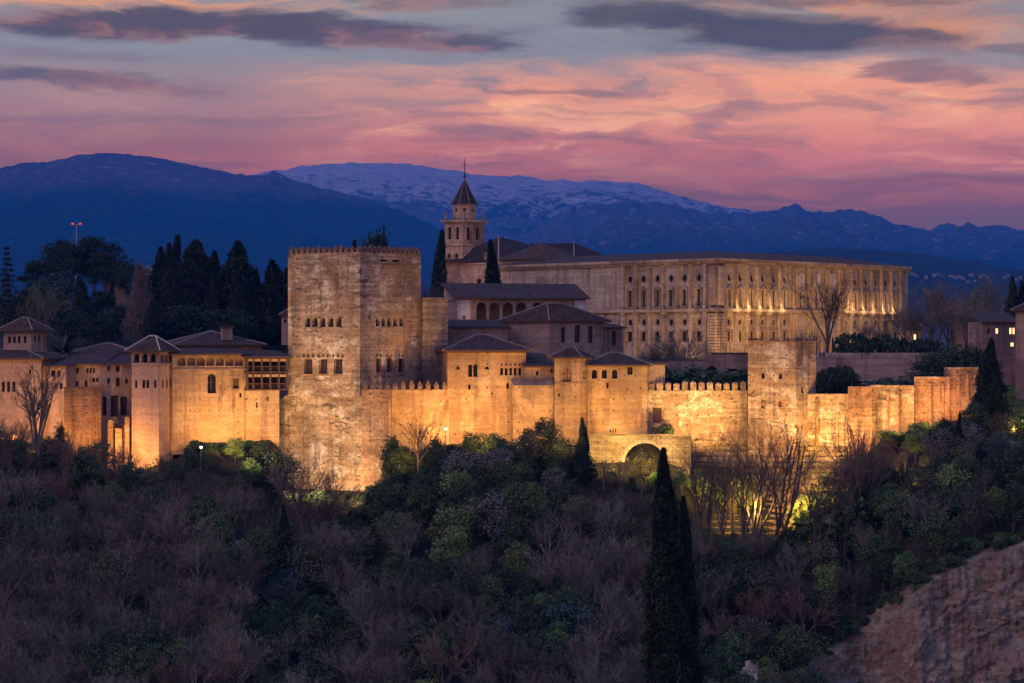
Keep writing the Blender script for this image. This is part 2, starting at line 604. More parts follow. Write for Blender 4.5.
stone('plaster_brown', (0.33, 0.23, 0.175), (0.42, 0.305, 0.235), (0.29, 0.20, 0.155), 0.5, 1.1, 0.10, 0.30, fine_amt=0.35, bump=0.04)
stone('plaster_peach', (0.50, 0.33, 0.22), (0.55, 0.38, 0.26), (0.47, 0.30, 0.19), 0.4, 1.1, 0.10, 0.20, fine_amt=0.35, bump=0.04)
stone('plaster_white', (0.62, 0.60, 0.60), (0.70, 0.68, 0.68), (0.55, 0.52, 0.52), 0.4, 1.1, 0.05, 0.25, fine_amt=0.35, bump=0.03)
stone('brick', (0.26, 0.14, 0.075), (0.38, 0.22, 0.115), (0.30, 0.18, 0.10), 0.6, 0.55, 0.50, 0.40, holes=0.35)
stone('limestone', (0.37, 0.32, 0.25), (0.47, 0.41, 0.33), (0.29, 0.24, 0.185), 0.55, 0.62, 0.40, 0.40, bump=0.08)
stone('limestone_trim', (0.36, 0.30, 0.22), (0.44, 0.37, 0.28), (0.30, 0.24, 0.17), 0.4, 2.0, 0.1, 0.35, bump=0.05)
stone('marble', (0.46, 0.42, 0.36), (0.54, 0.49, 0.42), (0.40, 0.35, 0.29), 0.4, 2.0, 0.1, 0.30, bump=0.03)
stone('church_stone', (0.36, 0.28, 0.21), (0.44, 0.35, 0.27), (0.30, 0.22, 0.17), 0.5, 0.9, 0.2, 0.30, bump=0.05)
stone('rubble', (0.26, 0.20, 0.13), (0.42, 0.33, 0.22), (0.22, 0.17, 0.11), 0.6, 0.45, 0.6, 0.45, holes=0.4, bump=0.2, fine=3.0)
stone('terrace_stone', (0.30, 0.22, 0.12), (0.44, 0.33, 0.18), (0.24, 0.19, 0.10), 0.7, 0.5, 0.5, 0.5, holes=0.5, bump=0.2, fine=2.6)


def tiles(name, c1, c2, lichen):
    t, b = principled(name)
    uv = t.n('ShaderNodeUVMap')
    sep = t.n('ShaderNodeSeparateXYZ')
    t.put(sep.inputs[0], uv.outputs[0])
    rib = t.m('ABSOLUTE', t.m('SINE', t.m('MULTIPLY', sep.outputs[0], math.pi / 0.42)))
    course = t.m('FRACT', t.m('DIVIDE', sep.outputs[1], 0.5))
    tc = t.n('ShaderNodeTexCoord')
    co = tc.outputs['Object']
    cell = t.n('ShaderNodeTexWhiteNoise', noise_dimensions='2D')
    t.put(cell.inputs[0], t.comb(t.m('FLOOR', t.m('DIVIDE', sep.outputs[0], 0.42)), t.m('FLOOR', t.m('DIVIDE', sep.outputs[1], 0.5)), 0))
    col = t.mix(cell.outputs[0], c4(c1), c4(c2))
    col = t.mix(t.m('MULTIPLY', t.smooth(t.noise(co, 0.5, 6, 0.7), 0.5, 0.66), 0.55), col, c4(lichen))
    t.put(b.inputs['Base Color'], col)
    b.inputs['Roughness'].default_value = 0.85
    bp = t.n('ShaderNodeBump')
    bp.inputs['Strength'].default_value = 0.9
    bp.inputs['Distance'].default_value = 0.12
    t.put(bp.inputs['Height'], t.m('SUBTRACT', rib, t.m('MULTIPLY', course, 0.35)))
    t.put(b.inputs['Normal'], bp.outputs[0])


tiles('tiles', (0.038, 0.022, 0.015), (0.110, 0.064, 0.044), (0.10, 0.082, 0.055))
tiles('tiles_pale', (0.050, 0.030, 0.020), (0.125, 0.075, 0.050), (0.12, 0.095, 0.065))
tiles('slate_tiles', (0.022, 0.018, 0.022), (0.05, 0.04, 0.044), (0.06, 0.05, 0.05))


def plain(name, col, rough=0.8, metal=0.0, var=0.25, scale=1.5, emit=None, strength=0.0):
    t, b = principled(name)
    tc = t.n('ShaderNodeTexCoord')
    n = t.noise(tc.outputs['Object'], scale, 5, 0.65)
    lo, hi = 1.0 - var, 1.0 + var
    c = t.mix(1.0, c4(col), t.ramp(n, [(0.3, (lo, lo, lo, 1)), (0.7, (hi, hi, hi, 1))]), 'MULTIPLY')
    t.put(b.inputs['Base Color'], c)
    b.inputs['Roughness'].default_value = rough
    b.inputs['Metallic'].default_value = metal
    if emit:
        b.inputs['Emission Color'].default_value = c4(emit)
        b.inputs['Emission Strength'].default_value = strength
    return M[name]


plain('glass', (0.012, 0.011, 0.012), 0.25)
plain('shutter', (0.035, 0.022, 0.016), 0.7)
plain('green_shutter', (0.03, 0.04, 0.04), 0.6)
plain('dark_room', (0.03, 0.02, 0.015), 0.9)
plain('merlon_stone', (0.19, 0.12, 0.078), 0.9, var=0.4)
plain('loggia_room', (0.30, 0.185, 0.115), 0.9)
plain('wood', (0.10, 0.055, 0.035), 0.7)
plain('ridge', (0.24, 0.20, 0.17), 0.85)
plain('ridge_white', (0.50, 0.46, 0.43), 0.85)
plain('iron', (0.03, 0.03, 0.035), 0.5, 0.6)
plain('pole_grey', (0.35, 0.35, 0.37), 0.5, 0.4)
plain('bark', (0.125, 0.100, 0.082), 0.95, var=0.4, scale=3)
plain('bark_pale', (0.21, 0.18, 0.15), 0.95, var=0.4, scale=3)
plain('twig_pale', (0.19, 0.145, 0.13), 0.95, var=0.35, scale=0.5)
plain('lit_window', (0.5, 0.4, 0.2), 0.5, emit=(1.0, 0.62, 0.22), strength=2.2)
plain('lamp_glow', (0.8, 0.8, 0.7), 0.5, emit=(1.0, 0.85, 0.6), strength=2.5)
plain('red_glow', (0.6, 0.05, 0.04), 0.5, emit=(1.0, 0.15, 0.10), strength=0.6)
plain('skin', (0.45, 0.28, 0.2), 0.6)
plain('cloth_dark', (0.04, 0.04, 0.06), 0.9)
plain('cloth_white', (0.6, 0.6, 0.62), 0.9)
plain('cloth_red', (0.3, 0.05, 0.05), 0.9)
plain('cloth_blue', (0.06, 0.10, 0.25), 0.9)
plain('hair', (0.03, 0.02, 0.015), 0.8)


def leaves(name, c1, c2, c3=None, scale=0.55):
    """foliage: each tree a little different, lighter and darker sprays"""
    t, b = principled(name)
    tc = t.n('ShaderNodeTexCoord')
    oi = t.n('ShaderNodeObjectInfo')
    n = t.noise(tc.outputs['Object'], scale, 5, 0.7)
    c = t.mix(t.smooth(n, 0.35, 0.68), c4(c1), c4(c2))
    if c3:
        c = t.mix(t.m('MULTIPLY', t.smooth(t.noise(tc.outputs['Object'], scale * 3.1, 3, 0.6), 0.56, 0.7), 0.8), c, c4(c3))
    hs = t.n('ShaderNodeHueSaturation')
    t.put(hs.inputs['Color'], c)
    t.put(hs.inputs['Value'], t.m('ADD', t.m('MULTIPLY', oi.outputs['Random'], 0.6), 0.7))
    t.put(hs.inputs['Hue'], t.m('ADD', t.m('MULTIPLY', oi.outputs['Random'], 0.03), 0.485))
    t.put(b.inputs['Base Color'], hs.outputs[0])
    b.inputs['Roughness'].default_value = 0.75
    return M[name]


leaves('cypress_leaf', (0.014, 0.028, 0.016), (0.034, 0.057, 0.028))
leaves('pine_leaf', (0.014, 0.030, 0.018), (0.034, 0.060, 0.030))
leaves('leaf_dark', (0.035, 0.067, 0.032), (0.079, 0.126, 0.052))
leaves('leaf_green', (0.050, 0.098, 0.036), (0.125, 0.200, 0.062), (0.18, 0.25, 0.085))
leaves('leaf_yellow', (0.10, 0.16, 0.045), (0.21, 0.28, 0.085), (0.27, 0.31, 0.12))
leaves('leaf_olive', (0.079, 0.084, 0.045), (0.158, 0.154, 0.079))
leaves('leaf_blue', (0.035, 0.074, 0.063), (0.079, 0.131, 0.105))
leaves('leaf_blossom', (0.140, 0.135, 0.120), (0.300, 0.290, 0.270), (0.060, 0.070, 0.040))
leaves('hedge_leaf', (0.017, 0.034, 0.017), (0.036, 0.060, 0.026))
leaves('palm_leaf', (0.026, 0.046, 0.026), (0.052, 0.078, 0.039))
leaves('undergrowth_leaf', (0.026, 0.034, 0.018), (0.065, 0.072, 0.039), (0.098, 0.078, 0.065), 0.25)


def twigs(name, col):
    t, b = principled(name)
    oi = t.n('ShaderNodeObjectInfo')
    tc = t.n('ShaderNodeTexCoord')
    n = t.noise(tc.outputs['Object'], 0.5, 4, 0.6)
    k = t.m('MULTIPLY', t.m('ADD', t.m('MULTIPLY', oi.outputs['Random'], 0.95), 0.55), t.m('ADD', n, 0.5))
    t.put(b.inputs['Base Color'], t.mix(1.0, c4(col), t.comb(k, k, k), 'MULTIPLY'))
    b.inputs['Roughness'].default_value = 0.95


twigs('twig_purple', (0.150, 0.132, 0.096))
twigs('twig_grey', (0.150, 0.152, 0.100))
twigs('twig_rust', (0.185, 0.120, 0.080))


def ground_mat():
    t, b = principled('hill_soil')
    tc = t.n('ShaderNodeTexCoord')
    co = tc.outputs['Object']
    n1 = t.noise(co, 0.08, 7, 0.65)
    n2 = t.noise(co, 0.9, 6, 0.7)
    c = t.mix(t.smooth(n1, 0.4, 0.6), (0.026, 0.026, 0.015, 1), (0.042, 0.036, 0.024, 1))
    c = t.mix(t.m('MULTIPLY', t.smooth(n2, 0.5, 0.7), 0.6), c, (0.030, 0.045, 0.016, 1))
    # far country: woods and dry fields
    n3 = t.noise(co, 0.004, 6, 0.6)
    sep = t.n('ShaderNodeSeparateXYZ')
    t.put(sep.inputs[0], co)
    far = t.smooth(sep.outputs[1], 900, 1500)
    fc = t.mix(t.smooth(n3, 0.42, 0.6), (0.02, 0.03, 0.028, 1), (0.06, 0.06, 0.05, 1))
    t.put(b.inputs['Base Color'], t.mix(far, c, fc))
    b.inputs['Roughness'].default_value = 0.95
    bp = t.n('ShaderNodeBump')
    bp.inputs['Distance'].default_value = 0.3
    t.put(bp.inputs['Height'], n2)
    t.put(b.inputs['Normal'], bp.outputs[0])


ground_mat()


def cliff_mat():
    t, b = principled('cliff_earth')
    tc = t.n('ShaderNodeTexCoord')
    co = tc.outputs['Object']
    st = t.noise(t.mapping(co, (0.22, 0.22, 0.75), rot=(0, R(7), 0)), 1.0, 8, 0.72, 0.5)
    c = t.mix(t.smooth(st, 0.40, 0.60), (0.25, 0.185, 0.115, 1), (0.47, 0.375, 0.255, 1))
    c = t.mix(t.m('MULTIPLY', t.smooth(t.noise(co, 0.16, 6, 0.65, 0.3), 0.5, 0.58), 0.7), c, (0.32, 0.20, 0.135, 1))
    p = t.noise(co, 1.1, 8, 0.78)
    c = t.mix(0.7, c, t.mix(1.0, c, t.ramp(p, [(0.32, (0.30, 0.30, 0.30, 1)), (0.66, (1.6, 1.6, 1.6, 1))]), 'MULTIPLY'))
    c = t.mix(t.m('MULTIPLY', t.smooth(t.noise(co, 0.35, 7, 0.8), 0.60, 0.64), 0.8), c, (0.035, 0.045, 0.022, 1))
    t.put(b.inputs['Base Color'], c)
    b.inputs['Roughness'].default_value = 0.95
    bp = t.n('ShaderNodeBump')
    bp.inputs['Distance'].default_value = 0.8
    t.put(bp.inputs['Height'], t.m('ADD', st, p))
    t.put(b.inputs['Normal'], bp.outputs[0])


cliff_mat()


def mountain_mat(name, hazed_forest, rock, pale, z_lo, z_hi, sc, snow=None):
    """woods, bare rock and snow by height, tinted with haze blue and afterglow pink"""
    t, b = principled(name)
    tc = t.n('ShaderNodeTexCoord')
    co = tc.outputs['Object']
    sep = t.n('ShaderNodeSeparateXYZ')
    t.put(sep.inputs[0], co)
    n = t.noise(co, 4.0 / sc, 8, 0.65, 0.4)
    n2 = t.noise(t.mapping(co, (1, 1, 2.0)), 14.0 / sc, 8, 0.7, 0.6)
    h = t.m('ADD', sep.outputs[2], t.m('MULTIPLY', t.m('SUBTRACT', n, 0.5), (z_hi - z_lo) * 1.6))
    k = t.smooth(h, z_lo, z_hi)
    c = t.mix(k, c4(hazed_forest), c4(rock))
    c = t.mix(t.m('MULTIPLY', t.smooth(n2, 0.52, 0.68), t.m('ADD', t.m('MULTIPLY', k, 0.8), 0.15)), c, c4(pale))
    if snow:
        s_lo, s_hi = snow
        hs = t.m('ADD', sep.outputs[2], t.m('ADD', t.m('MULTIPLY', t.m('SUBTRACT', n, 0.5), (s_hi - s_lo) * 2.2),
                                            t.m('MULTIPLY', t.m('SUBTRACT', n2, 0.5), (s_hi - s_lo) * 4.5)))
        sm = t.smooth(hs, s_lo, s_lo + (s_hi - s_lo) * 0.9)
        c = t.mix(sm, c, (0.92, 0.76, 0.80, 1))  # snow colour carries the pink of the evening light
    t.put(b.inputs['Base Color'], c)
    b.inputs['Roughness'].default_value = 0.95
    bp = t.n('ShaderNodeBump')
    bp.inputs['Distance'].default_value = sc * 0.09
    t.put(bp.inputs['Height'], n2)
    t.put(b.inputs['Normal'], bp.outputs[0])
    return M[name]


def haze_mat():
    m = bpy.data.materials.new('haze_air')
    m.use_nodes = True
    t = NT(m.node_tree)
    v = t.n('ShaderNodeVolumePrincipled')
    v.inputs['Color'].default_value = HAZE_COL
    v.inputs['Density'].default_value = HAZE_D
    v.inputs['Anisotropy'].default_value = 0.0
    o = t.n('ShaderNodeOutputMaterial')
    t.put(o.inputs['Volume'], v.outputs[0])
    M['haze'] = m


haze_mat()

# ------------------------------------------------------------------ the ground
def lerp_table(tab, a):
    if a <= tab[0][0]: return tab[0][1]
    for (x0, y0), (x1, y1) in zip(tab, tab[1:]):
        if a <= x1:
            return y0 + (y1 - y0) * (a - x0) / (x1 - x0)
    return tab[-1][1]


def sstep(a, b, v):
    q = max(0.0, min(1.0, (v - a) / (b - a)))
    return q * q * (3 - 2 * q)


# height (as seen) of the foot of the walls along the ridge, and how steep the slope below is
FOOT = [(-400, 430), (-60, 440), (0, 445), (60, 455), (128, 476), (178, 458), (200, 444), (272, 442), (284, 492), (366, 492), (395, 456), (440, 446), (500, 442), (590, 446),
        (650, 440), (690, 442), (760, 446), (800, 452), (850, 447), (900, 434), (960, 420), (1000, 412), (1060, 405), (1400, 400)]
STEEP = [(-400, 0.50), (280, 0.50), (560, 0.52), (680, 0.62), (700, 0.74), (840, 0.74), (880, 0.50), (1400, 0.45)]
Y_WALL = 499.0


def near_slope(Y):
    return -1.75 - 0.128 * Y


def ground_raw(x, Y):
    a = x * F / Y_WALL + CX
    zb = Z(lerp_table(FOOT, a), Y_WALL)
    if Y <= Y_WALL:
        s = lerp_table(STEEP, a)
        z = zb - s * (Y_WALL - Y)
        n = mnoise.noise(Vector((x * 0.06, Y * 0.06, 1.7))) * 1.3 + mnoise.noise(Vector((x * 0.2, Y * 0.2, 4.7))) * 0.4
        z += n * min(1.0, (Y_WALL - Y) / 8.0)
        return max(z, near_slope(Y)) if Y > 150 else near_slope(Y)
    # behind the walls: courts, then the palace terrace, then the wooded hill
    shelf = -12.0
    k0 = 17.0 if 272 < a < 440 else 8.5
    z = zb + (max(shelf, zb) - zb) * sstep(Y_WALL + k0, Y_WALL + k0 + 6, Y)
    z += (-3.4 - z) * sstep(572, 584, Y) if a > 420 else (-4.0 - z) * sstep(530, 575, Y)
    hill = sstep(330, 150, a) * 14.0 * sstep(585, 760, Y)
    z += hill
    if Y > 780:
        far = -38 + 105 * (1 - math.exp(-(Y - 800) / 5000.0))
        far += mnoise.noise(Vector((x * 0.002, Y * 0.002, 3))) * 10 * min(1, (Y - 780) / 600)
        z += (far - z) * sstep(780, 1100, Y)
    return z


# the bare earth cliff cut into the slope, low at the right
CLIFF_EDGE = [(806, 690), (815, 671), (838, 658), (852, 640), (880, 622), (905, 606), (935, 580), (962, 566), (1000, 552), (1030, 545), (1080, 532), (1140, 520)]


def hit_ground(px, py, fn, y0=415.0, y1=505.0):
    """where a line of sight meets the slope"""
    Y = y1
    best = None
    while Y > y0:
        if fn(X(px, Y), Y) <= Z(py, Y):
            return Y
        Y -= 0.25
    return y0


EDGE_Y = {}
for q in range(780, 1260, 4):
    EDGE_Y[q] = hit_ground(q, lerp_table(CLIFF_EDGE, q), ground_raw)
EDGE_TAB = sorted((X(q, y), y) for q, y in EDGE_Y.items() if q >= 806)


def cliff_y(x):
    if x < EDGE_TAB[0][0]: return None
    return lerp_table(EDGE_TAB, x) + mnoise.fractal(Vector((x * 0.28, 3.3, 0)), 0.8, 2.0, 5) * 1.6


def ground(x, Y):
    z = ground_raw(x, Y)
    cy = cliff_y(x)
    px = x * F / max(Y, 1) + CX
    if 470 < Y < 507:                          # cut back for the stepped terraces
        z -= 3.2 * sstep(680, 690, px) * sstep(892, 850, px) * sstep(474, 484, Y) * sstep(506.5, 504, Y)
    if cy is not None and 150 < Y < cy + 2.6:
        z -= 15.0 * sstep(-2.6, 0.8, cy - Y) * sstep(EDGE_TAB[0][0], EDGE_TAB[0][0] + 3, x)
    return z


def build_ground():
    def axis(fine0, fine1, step, lo, hi, grow=1.25):
        v = list(np.arange(fine0, fine1 + 0.01, step))
        s, a = step, fine0
        left = []
        while a > lo:
            s *= grow
            a -= s
            left.append(max(a, lo))
        s, a = step, fine1
        right = []
        while a < hi:
            s *= grow
            a += s
            right.append(min(a, hi))
        return left[::-1] + v + right
    xs = axis(-120, 130, 1.5, -14000, 14000)
    ys = axis(405, 512, 1.0, -50, 24500, 1.16)
    nx = len(xs)
    v = [(x, y, ground(x, y)) for y in ys for x in xs]
    f = [(j * nx + i, j * nx + i + 1, (j + 1) * nx + i + 1, (j + 1) * nx + i) for j in range(len(ys) - 1) for i in range(nx - 1)]
    me = bpy.data.meshes.new('hillside')
    me.from_pydata(v, [], f)
    me.materials.append(M['hill_soil'])
    me.polygons.foreach_set('use_smooth', [True] * len(me.polygons))
    o = bpy.data.objects.new('hillside', me)
    COL.objects.link(o)
    tag(o, 'dark wooded hillside the fortress stands on', kind='structure')


build_ground()


def build_cliff():
    mb_v, mb_f = [], []
    xs = np.arange(EDGE_TAB[0][0], X(1120, 455), 0.3)
    rows = 110
    for x in xs:
        cy = cliff_y(x)
        zt = ground_raw(x, cy) + 0.25
        mb_v.append((x, cy + 4.2, ground_raw(x, cy + 4.2) - 0.25))
        for j in range(rows - 1):
            s = j / (rows - 2)
            drop = 26.0 * s
            out = 0.3 + 11.0 * s ** 1.15
            n = mnoise.fractal(Vector((x * 0.20, s * 4.5, 2.0)), 0.9, 2.0, 7) * 1.3
            g = abs(mnoise.noise(Vector((x * 0.33, s * 0.9, 8.0)))) * 0.9
            r = abs(mnoise.noise(Vector((x * 0.12 + s * 2, s * 16.0, 3.0)))) * 0.8 + mnoise.noise(Vector((x * 1.3, s * 30.0, 6.0))) * 0.22
            k = min(1.0, s * 5)
            mb_v.append((x, cy - out - (n - g + r) * k, zt - drop + mnoise.noise(Vector((x * 0.5, s * 8, 5))) * 0.5 * k))
    for i in range(len(xs) - 1):
        for j in range(rows - 1):
            a = i * rows + j
            mb_f.append((a, a + 1, a + rows + 1, a + rows))
    me = bpy.data.meshes.new('cliff')
    me.from_pydata(mb_v, [], mb_f)
    me.materials.append(M['cliff_earth'])
    o = bpy.data.objects.new('cliff', me)
    COL.objects.link(o)
    tag(o, 'bare pinkish earth cliff with layered strata cut into the wooded slope', kind='structure')


build_cliff()


# ------------------------------------------------------------------ the mountains
def mountain(name, label, prof, D, depth, base_py, mat, rough, seed, nu=260, nv=70, gully=1.0):
    p0, p1 = prof[0][0], prof[-1][0]
    vs, fs = [], []
    for i in range(nu + 1):
        px = p0 + (p1 - p0) * i / nu
        py = lerp_table(prof, px)
        py += mnoise.fractal(Vector((px * 0.07, seed, 0)), 0.75, 2.0, 7) * rough
        zt = Z(py, D)
        xt = X(px, D)
        zb = Z(base_py, D - depth) - 30
        for j in range(nv + 1):
            s = j / nv
            if s < 0.12:                       # the far side
                q = (0.12 - s) / 0.12
                vs.append((xt, D + q * depth * 0.25, zt - q * (zt - zb) * 0.5))
                continue
            s = (s - 0.12) / 0.88
            prof_z = zt + (zb - zt) * (s ** 0.82)
            sp = Vector((xt / depth * 3.0, s * 3.2, seed))
            gl = mnoise.ridged_multi_fractal(sp, 0.9, 2.1, 6, 1.0, 2.0) - 1.1
            env = math.sin(math.pi * min(1, s * 1.02 + 0.0)) ** 0.6 if s < 0.98 else 0
            z = prof_z + gl * (zt - zb) * 0.13 * gully * env
            z = min(z, Z(py + 0.4, D - s * depth))
            vs.append((xt * (1 - s * depth / D * 0.6), D - s * depth, z))
    w = nv + 1
    for i in range(nu):
        for j in range(nv):
            a = i * w + j
            fs.append((a, a + 1, a + w + 1, a + w))
    me = bpy.data.meshes.new(name)
    me.from_pydata(vs, [], fs)
    me.materials.append(mat)
    me.polygons.foreach_set('use_smooth', [True] * len(me.polygons))
    o = bpy.data.objects.new(name, me)
    COL.objects.link(o)
    tag(o, label, kind='structure')
    return o


D1, D2, D3, D4, D5 = 15500, 17800, 22500, 8200, 19000
mm1 = mountain_mat('mountain_wooded', (0.012, 0.032, 0.052), (0.17, 0.105, 0.125), (0.50, 0.34, 0.36), Z(215, D1), Z(190, D1), 950)  # haze blue put into the woods, afterglow pink into the rock
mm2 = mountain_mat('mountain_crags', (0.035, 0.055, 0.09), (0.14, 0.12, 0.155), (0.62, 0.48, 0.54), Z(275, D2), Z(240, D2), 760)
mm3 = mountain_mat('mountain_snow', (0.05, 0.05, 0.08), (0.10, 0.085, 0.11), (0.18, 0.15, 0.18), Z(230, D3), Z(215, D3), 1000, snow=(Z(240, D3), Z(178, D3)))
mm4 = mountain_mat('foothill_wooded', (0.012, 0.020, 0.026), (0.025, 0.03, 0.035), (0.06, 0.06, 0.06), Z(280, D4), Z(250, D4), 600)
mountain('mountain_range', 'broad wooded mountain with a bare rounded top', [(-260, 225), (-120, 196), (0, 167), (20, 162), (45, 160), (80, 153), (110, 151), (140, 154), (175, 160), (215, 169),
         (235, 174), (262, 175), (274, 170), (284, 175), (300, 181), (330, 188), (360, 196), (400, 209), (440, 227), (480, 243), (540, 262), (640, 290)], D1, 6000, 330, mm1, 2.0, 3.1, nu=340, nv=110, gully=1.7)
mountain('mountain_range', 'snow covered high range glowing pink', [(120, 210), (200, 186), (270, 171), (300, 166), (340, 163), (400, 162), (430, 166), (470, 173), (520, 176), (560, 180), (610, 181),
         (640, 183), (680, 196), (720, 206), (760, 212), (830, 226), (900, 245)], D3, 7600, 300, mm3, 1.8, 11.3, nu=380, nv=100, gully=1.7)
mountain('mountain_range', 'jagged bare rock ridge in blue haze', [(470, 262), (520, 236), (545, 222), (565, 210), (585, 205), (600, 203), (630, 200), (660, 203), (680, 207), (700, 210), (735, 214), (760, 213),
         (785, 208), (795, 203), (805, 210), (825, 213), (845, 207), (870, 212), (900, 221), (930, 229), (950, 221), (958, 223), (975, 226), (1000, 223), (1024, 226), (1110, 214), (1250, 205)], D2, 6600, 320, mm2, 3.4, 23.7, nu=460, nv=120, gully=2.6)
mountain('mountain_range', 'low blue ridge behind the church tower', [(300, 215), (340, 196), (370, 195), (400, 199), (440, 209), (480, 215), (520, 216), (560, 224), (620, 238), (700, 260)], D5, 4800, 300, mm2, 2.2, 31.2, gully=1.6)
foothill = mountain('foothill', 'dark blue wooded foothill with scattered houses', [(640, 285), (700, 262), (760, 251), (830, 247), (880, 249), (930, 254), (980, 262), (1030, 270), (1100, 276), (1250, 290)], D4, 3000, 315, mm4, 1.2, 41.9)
# ------------------------------------------------------------------ buildings
def merlon_mesh(w, t, h, cap, mat, name='merlon'):
    mb = MB()
    q = [(-w / 2, -t / 2), (w / 2, -t / 2), (w / 2, t / 2), (-w / 2, t / 2)]
    mb.prism(q, 0, h, top=False)
    e = 1.12
    for i in range(4):
        a, b = q[i], q[(i + 1) % 4]
        mb.face([(a[0] * e, a[1] * e, h), (b[0] * e, b[1] * e, h), (0, 0, h + cap)])
    mb.face([(a[0] * e, a[1] * e, h) for a in q[::-1]])
    return mb.mesh(name, mat)


MR = random.Random(12)


def merlons(root, A, B, z, n, me, inset, skip=(), first=0.5):
    d, nn, L = axes(A, B)
    for i in range(n):
        if i in skip: continue
        u = L * (i + first) / n
        o = bpy.data.objects.new('merlon', me)
        COL.objects.link(o)
        o.parent = root
        o.location = (A[0] + d[0] * u - nn[0] * inset - root.location.x, A[1] + d[1] * u - nn[1] * inset - root.location.y, z - root.location.z)
        o.rotation_euler = (0, 0, math.atan2(d[1], d[0]) + MR.uniform(-.05, .05))
        o.scale = (MR.uniform(.88, 1.06), 1.0, MR.uniform(.78, 1.12))


def corner_block(pxl, pxc, pxr, Yc, ang_l=140.0, ang_r=50.0):
    C = pt(pxc, Yc)
    L = reach(C, ang_l, pxl)
    Rr = reach(C, ang_r, pxr)
    return [L, C, Rr, (L[0] + Rr[0] - C[0], L[1] + Rr[1] - C[1])]


def trim(root, name, cs, faces, z0, z1, out, mat, back=0.02, par=None):
    mb = MB()
    n = len(cs)
    for i in faces:
        A, B = cs[i], cs[(i + 1) % n]
        d, nn, L = axes(A, B)
        e0 = out if (i - 1) % n in faces else 0.0
        mb.obox(A, B, (-0.0 if e0 else 0), L + (out if (i + 1) % n in faces else 0), z0, z1, -back, out)
    return mb.build(name, mat, par or root, root=root)


# --- the great square tower
def great_tower():
    cs = corner_block(288, 360, 421, 500)
    C = cs[1]
    zt = Z(252, 500)
    root = thing('fortress_tower', 'tallest square stone tower, battlemented, with two rows of windows', 'tower', (C[0], C[1], Z(492, 500)))
    L, Rr = 0, 1
    wl = [(x, 322, 5.4, 10, 'arch', M['dark_room']) for x in (307.6, 314.9, 322.6, 330.6, 338.8)]
    for x in (308, 323, 338):
        wl.append((x, 366.5, 8.6, 14.5, 'rect', M['shutter'], 'window', True))
    for x in (303.5, 308, 313, 318.5, 323, 327.5, 333, 338, 342.5):
        wl.append((x, 355.3, 2.3, 3.4, 'arch', M['dark_room'], 'small_window'))
    wr = [(x, 321.8, 3.8, 9, 'arch', M['dark_room']) for x in (377.6, 383.4, 389.4, 395.4, 401.3)]
    for x in (378.8, 389.8, 401.0):
        wr.append((x, 365.5, 5.4, 14, 'rect', M['shutter'], 'window', True))
    for x in (377, 380.6, 388, 391.6, 399.2, 402.8):
        wr.append((x, 355, 1.7, 3.4, 'arch', M['dark_room'], 'small_window'))
    wr.append((384, 260.5, 7, 2.2, 'rect', M['dark_room'], 'small_window'))
    wr.append((396, 260.8, 7, 2.2, 'rect', M['dark_room'], 'small_window'))
    zp = Z(397, 500)
    block(root, cs, zp, zt, M['tapial'], {0: wl, 1: wr}, depth=0.7)
    # the wider foot
    fl = [reach(pt(367.5, 499.2), 140, 279.5), pt(367.5, 499.2), reach(pt(367.5, 499.2), 50, 424), None]
    fl[3] = (fl[0][0] + fl[2][0] - fl[1][0], fl[0][1] + fl[2][1] - fl[1][1])
    mb = MB()
    zb = Z(515, 500)
    mb.prism(fl, zb, zp - 0.8, top=False)
    for i in range(4):
        a, b = fl[i], fl[(i + 1) % 4]
        c, d = cs[(i + 1) % 4], cs[i]
        mb.face([(a[0], a[1], zp - 0.8), (b[0], b[1], zp - 0.8), (c[0], c[1], zp + 0.3), (d[0], d[1], zp + 0.3)])
    mb.build('plinth', M['tapial'], root)
    trim(root, 'string_course', cs, (0, 1), Z(264, 500), Z(262.6, 500), 0.12, M['tapial_red'])
    # brick relieving arches over the big windows
    for i, xs in ((0, (308, 323, 338)), (1, (378.8, 389.8, 401.0))):
        A, B = cs[i], cs[i + 1]
        for x in xs:
            w = 5.2 if i == 0 else 3.3
            u0, u1 = u_of(A, B, x - w), u_of(A, B, x + w)
            sb = MB()
            sb.obox(A, B, u0, u1, Z(374.6, 500) - 0.25, Z(374.6, 500) - 0.02, -0.02, 0.14)
            sb.build('sill', M['tapial_red'], root)
    me = merlon_mesh(0.80, 0.6, 0.75, 0.55, M['merlon_stone'])
    for i, n in ((0, 13), (1, 13), (2, 13), (3, 13)):
        merlons(root, cs[i], cs[(i + 1) % 4], zt, n, me, 0.32)
    return cs


TOWER = great_tower()


